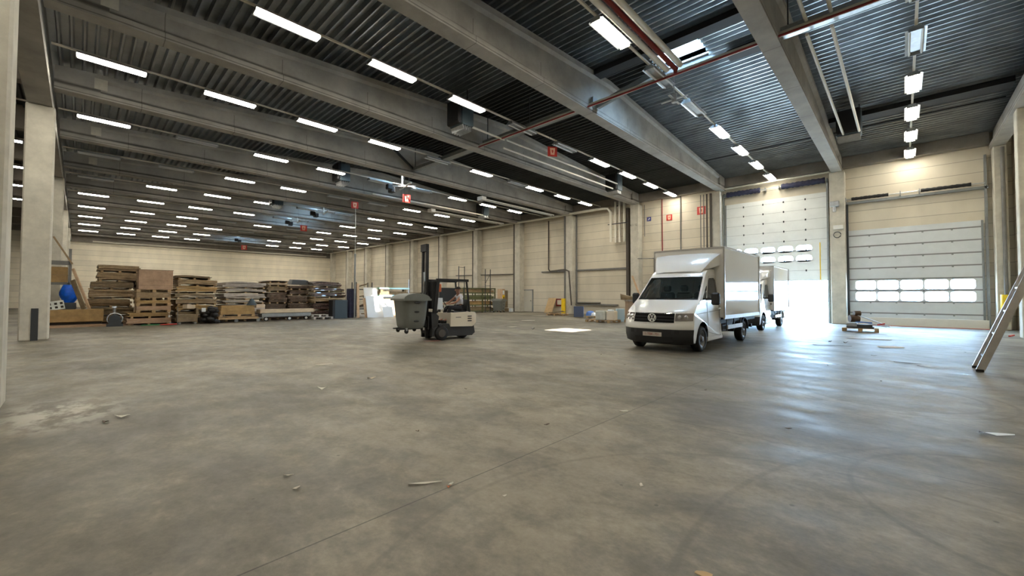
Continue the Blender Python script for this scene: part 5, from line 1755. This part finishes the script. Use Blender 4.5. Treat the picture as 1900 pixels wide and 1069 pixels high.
# small pallet with drum machine near the closed door
pallet('wooden_pallet', 'pallet with sawn-off tools in front of the closed grey door', (-1.35, 23.35, 0), R(2), 1.2, .8)
t = thing('hand_winch', 'dark hand winch with long steel handles lying on the pallet by the closed door', 'winch', (-1.35, 23.3, .145), 0)
obj('drum', B('board_dark').cyl((-.35, -.05, .40), (-.05, .1, .40), .16, 16).cyl((-.2, 0, .62), (.0, .1, .62), .11, 14), t)
obj('base', B('steel_dark').box(-.45, .45, -.2, .2, .0, .06).box(-.1, .4, -.15, .15, .06, .16).m('galv').box(-.45, -.1, -.15, .12, .06, .22), t)
obj('handle', B('galv').bar((-.1, 0, .55), (.95, -.05, .1), .04, .04).bar((-.1, .1, .3), (.85, .1, .08), .04, .04).m('red_sign').bar((.55, -.05, .16), (.8, -.05, .22), .05, .05), t)
obj('blue_bar', B('mid_blue').bar((-.15, -.1, .26), (.4, -.1, .24), .04, .05), t)

# step ladder
t = thing('step_ladder', 'aluminium step ladder at the right edge of the photo', 'ladder', (1.1, 12.75, 0))
def rail(y, x0=0.0):
    return ((x0, y, 0.02), (x0 + .86, y * .72, 2.5))
rl = B('alu')
for y in (-.3, .3):
    a_, b_ = rail(y)
    rl.bar(a_, b_, .03, .12, up=(1, 0, .4))
obj('front_rail', rl, t)
rr = B('alu')
for y in (-.33, .33):
    rr.bar((1.75, y, .02), (.92, y * .7, 2.5), .03, .07, up=(1, 0, .4))
obj('rear_rail', rr, t)
for i in range(5):
    q = (.3 + .46 * i) / 2.5
    yy = .3 * (1 - .28 * q)
    obj('rung', B('galv').box(.86 * q - .04, .86 * q + .04, -yy, yy, 2.5 * q - .015, 2.5 * q + .015), t)
obj('top_cap', B('black_plastic').box(.8, .98, -.26, .26, 2.46, 2.56, .02), t)
ft = B('black_rubber')
for y in (-.3, .3):
    ft.box(-.06, .05, y - .03, y + .03, 0, .05)
    ft.box(1.7, 1.81, y * 1.1 - .03, y * 1.1 + .03, 0, .05)
obj('foot', ft, t)

# ================================================================ LITTER ON THE FLOOR
def scrap(x, y, L, W, rz, m, lab, curl=.01, name='paper_scrap'):
    if L < .3 and L != .26:
        L, W = L * .75, W * .7
    if L == .26:
        W = W * .6
    mb = B(m)
    n = 6
    rows = []
    for i in range(n + 1):
        u = i / n - .5
        rows.append([(u * L, -W / 2 + .2 * W * math.sin(3 * u), .004 + curl * abs(u) * 2), (u * L + .1 * W, W / 2 + .15 * W * math.cos(5 * u), .004 + curl * (.5 + u))])
    rows2 = [[(p[0], p[1], p[2] + .003) for p in r] for r in rows]
    mb.grid(rows2).grid(rows, flip=True)
    for a in (0, 1):
        mb.grid([[r[a] for r in rows], [r[a] for r in rows2]])
    return one(name, mb, lab, 'litter', (x, y, 0), rz, 'litter on the floor')
scrap(-2.78, 1.93, .26, .035, R(50), 'paper', 'long torn white strip on the floor in the foreground')
scrap(-2.62, 2.06, .06, .03, R(80), 'paper', 'small folded end beside the long white strip')
scrap(-2.59, 2.02, .035, .03, R(20), 'orange', 'tiny orange scrap beside the long white strip', .02)
scrap(-3.43, 1.19, .07, .03, R(75), 'paper', 'small cream slip left of the floor joint')
scrap(-3.72, 1.23, .11, .015, R(40), 'paper', 'thin curled paper thread left of the cream slip')
scrap(-6.95, 3.66, .18, .06, R(60), 'board_pale', 'yellowish paper scrap in the middle of the floor', .03)
scrap(-6.71, 2.71, .2, .1, R(30), 'paper', 'crumpled white paper left of the yellowish scrap', .05)
scrap(-6.95, .40, .22, .05, R(40), 'paper', 'white scrap on the floor near the nearest column', .03)
scrap(-6.8, .25, .08, .05, R(10), 'board_dark', 'small dark chip near the nearest column', .02)
scrap(-2.65, 4.9, .14, .06, R(20), 'paper', 'white paper scrap on the floor joint', .01)
scrap(.71, 6.87, .26, .1, R(5), 'panel_white', 'white rag on the floor at the right', .03)
scrap(-.96, 5.56, .08, .04, R(10), 'board_dark', 'small dark chip on the floor right of the joint', .01)
scrap(-3.02, 3.77, .09, .03, R(60), 'board_dark', 'dark stick lying left of the floor joint', .01)
scrap(-1.52, 3.09, .05, .03, R(120), 'paper', 'tiny hooked white scrap right of the joint', .01)
scrap(-2.18, 2.22, .04, .015, R(40), 'paper', 'tiny white scrap right of the orange one', .008)
scrap(-9.09, 3.67, .34, .1, R(55), 'paper', 'flat white paper on the floor left of the hall centre', .01)
scrap(-.8, 2.34, .11, .05, R(10), 'plywood', 'piece of tan card at the bottom edge', .01)
scrap(-11.2, 8.0, .55, .14, R(50), 'skin_rag', 'salmon coloured rag under the forklift', .02)
scrap(-13.6, 14.3, .5, .2, R(45), 'paper', 'white sheet on the floor left of the sun patch', .02)
scrap(-11.9, 13.9, .16, .1, R(0), 'steel_dark', 'small dark lump left of the sun patch', .08)
scrap(-16.5, 18.8, .8, .35, R(40), 'paper', 'large flat white sheet behind the forklift', .01)
scrap(-16.2, 17.2, .6, .25, R(20), 'paper', 'flat white sheet nearer to the forklift', .01)
scrap(-19.9, 24.0, 1.3, .3, R(60), 'paper', 'pale strip on the floor before the plywood sheet', .01)
scrap(-24.3, 25.9, .6, .3, R(40), 'paper', 'white sheet on the floor before the waste bins', .02)
scrap(-1.6, 15.9, .95, .06, R(10), 'pipe_brown', 'thin dark stick on the bluish floor before the closed door', .01)
scrap(-1.35, 17.0, .14, .1, R(0), 'board_dark', 'small dark lump behind the thin stick', .05)
scrap(-1.75, 17.0, .12, .1, R(30), 'steel_dark', 'small grey lump left of the dark one', .05)
scrap(-.9, 19.3, 1.1, .5, R(-4), 'board_grey', 'flat grey card sheet before the small pallet', .01, 'card_sheet')
scrap(-.3, 16.6, .6, .45, R(20), 'board_pale', 'cream card sheet on the bluish floor', .01, 'card_sheet')
scrap(.05, 12.9, .45, .05, R(-12), 'board_dark', 'brown stick on the floor left of the ladder', .01)
scrap(.4, 12.5, .4, .03, R(-12), 'paper', 'white stick on the floor left of the ladder', .01)
scrap(-.55, 13.9, .14, .05, R(-12), 'board_dark', 'dark splinter on the wet-looking floor', .01)
for i, (x, y) in enumerate(((-4.4, 8.2), (-2.3, 6.9), (-5.6, 9.2), (-1.2, 11.2), (1.2, 16.5), (-5.1, 4.3), (-3.9, 2.6), (-.3, 9.8))):
    scrap(x, y, .05, .03, R(40 * i), 'board_dark', 'tiny dark crumb on the open floor, %s one counted from the truck outwards' % ORD[i], .01, 'crumb')
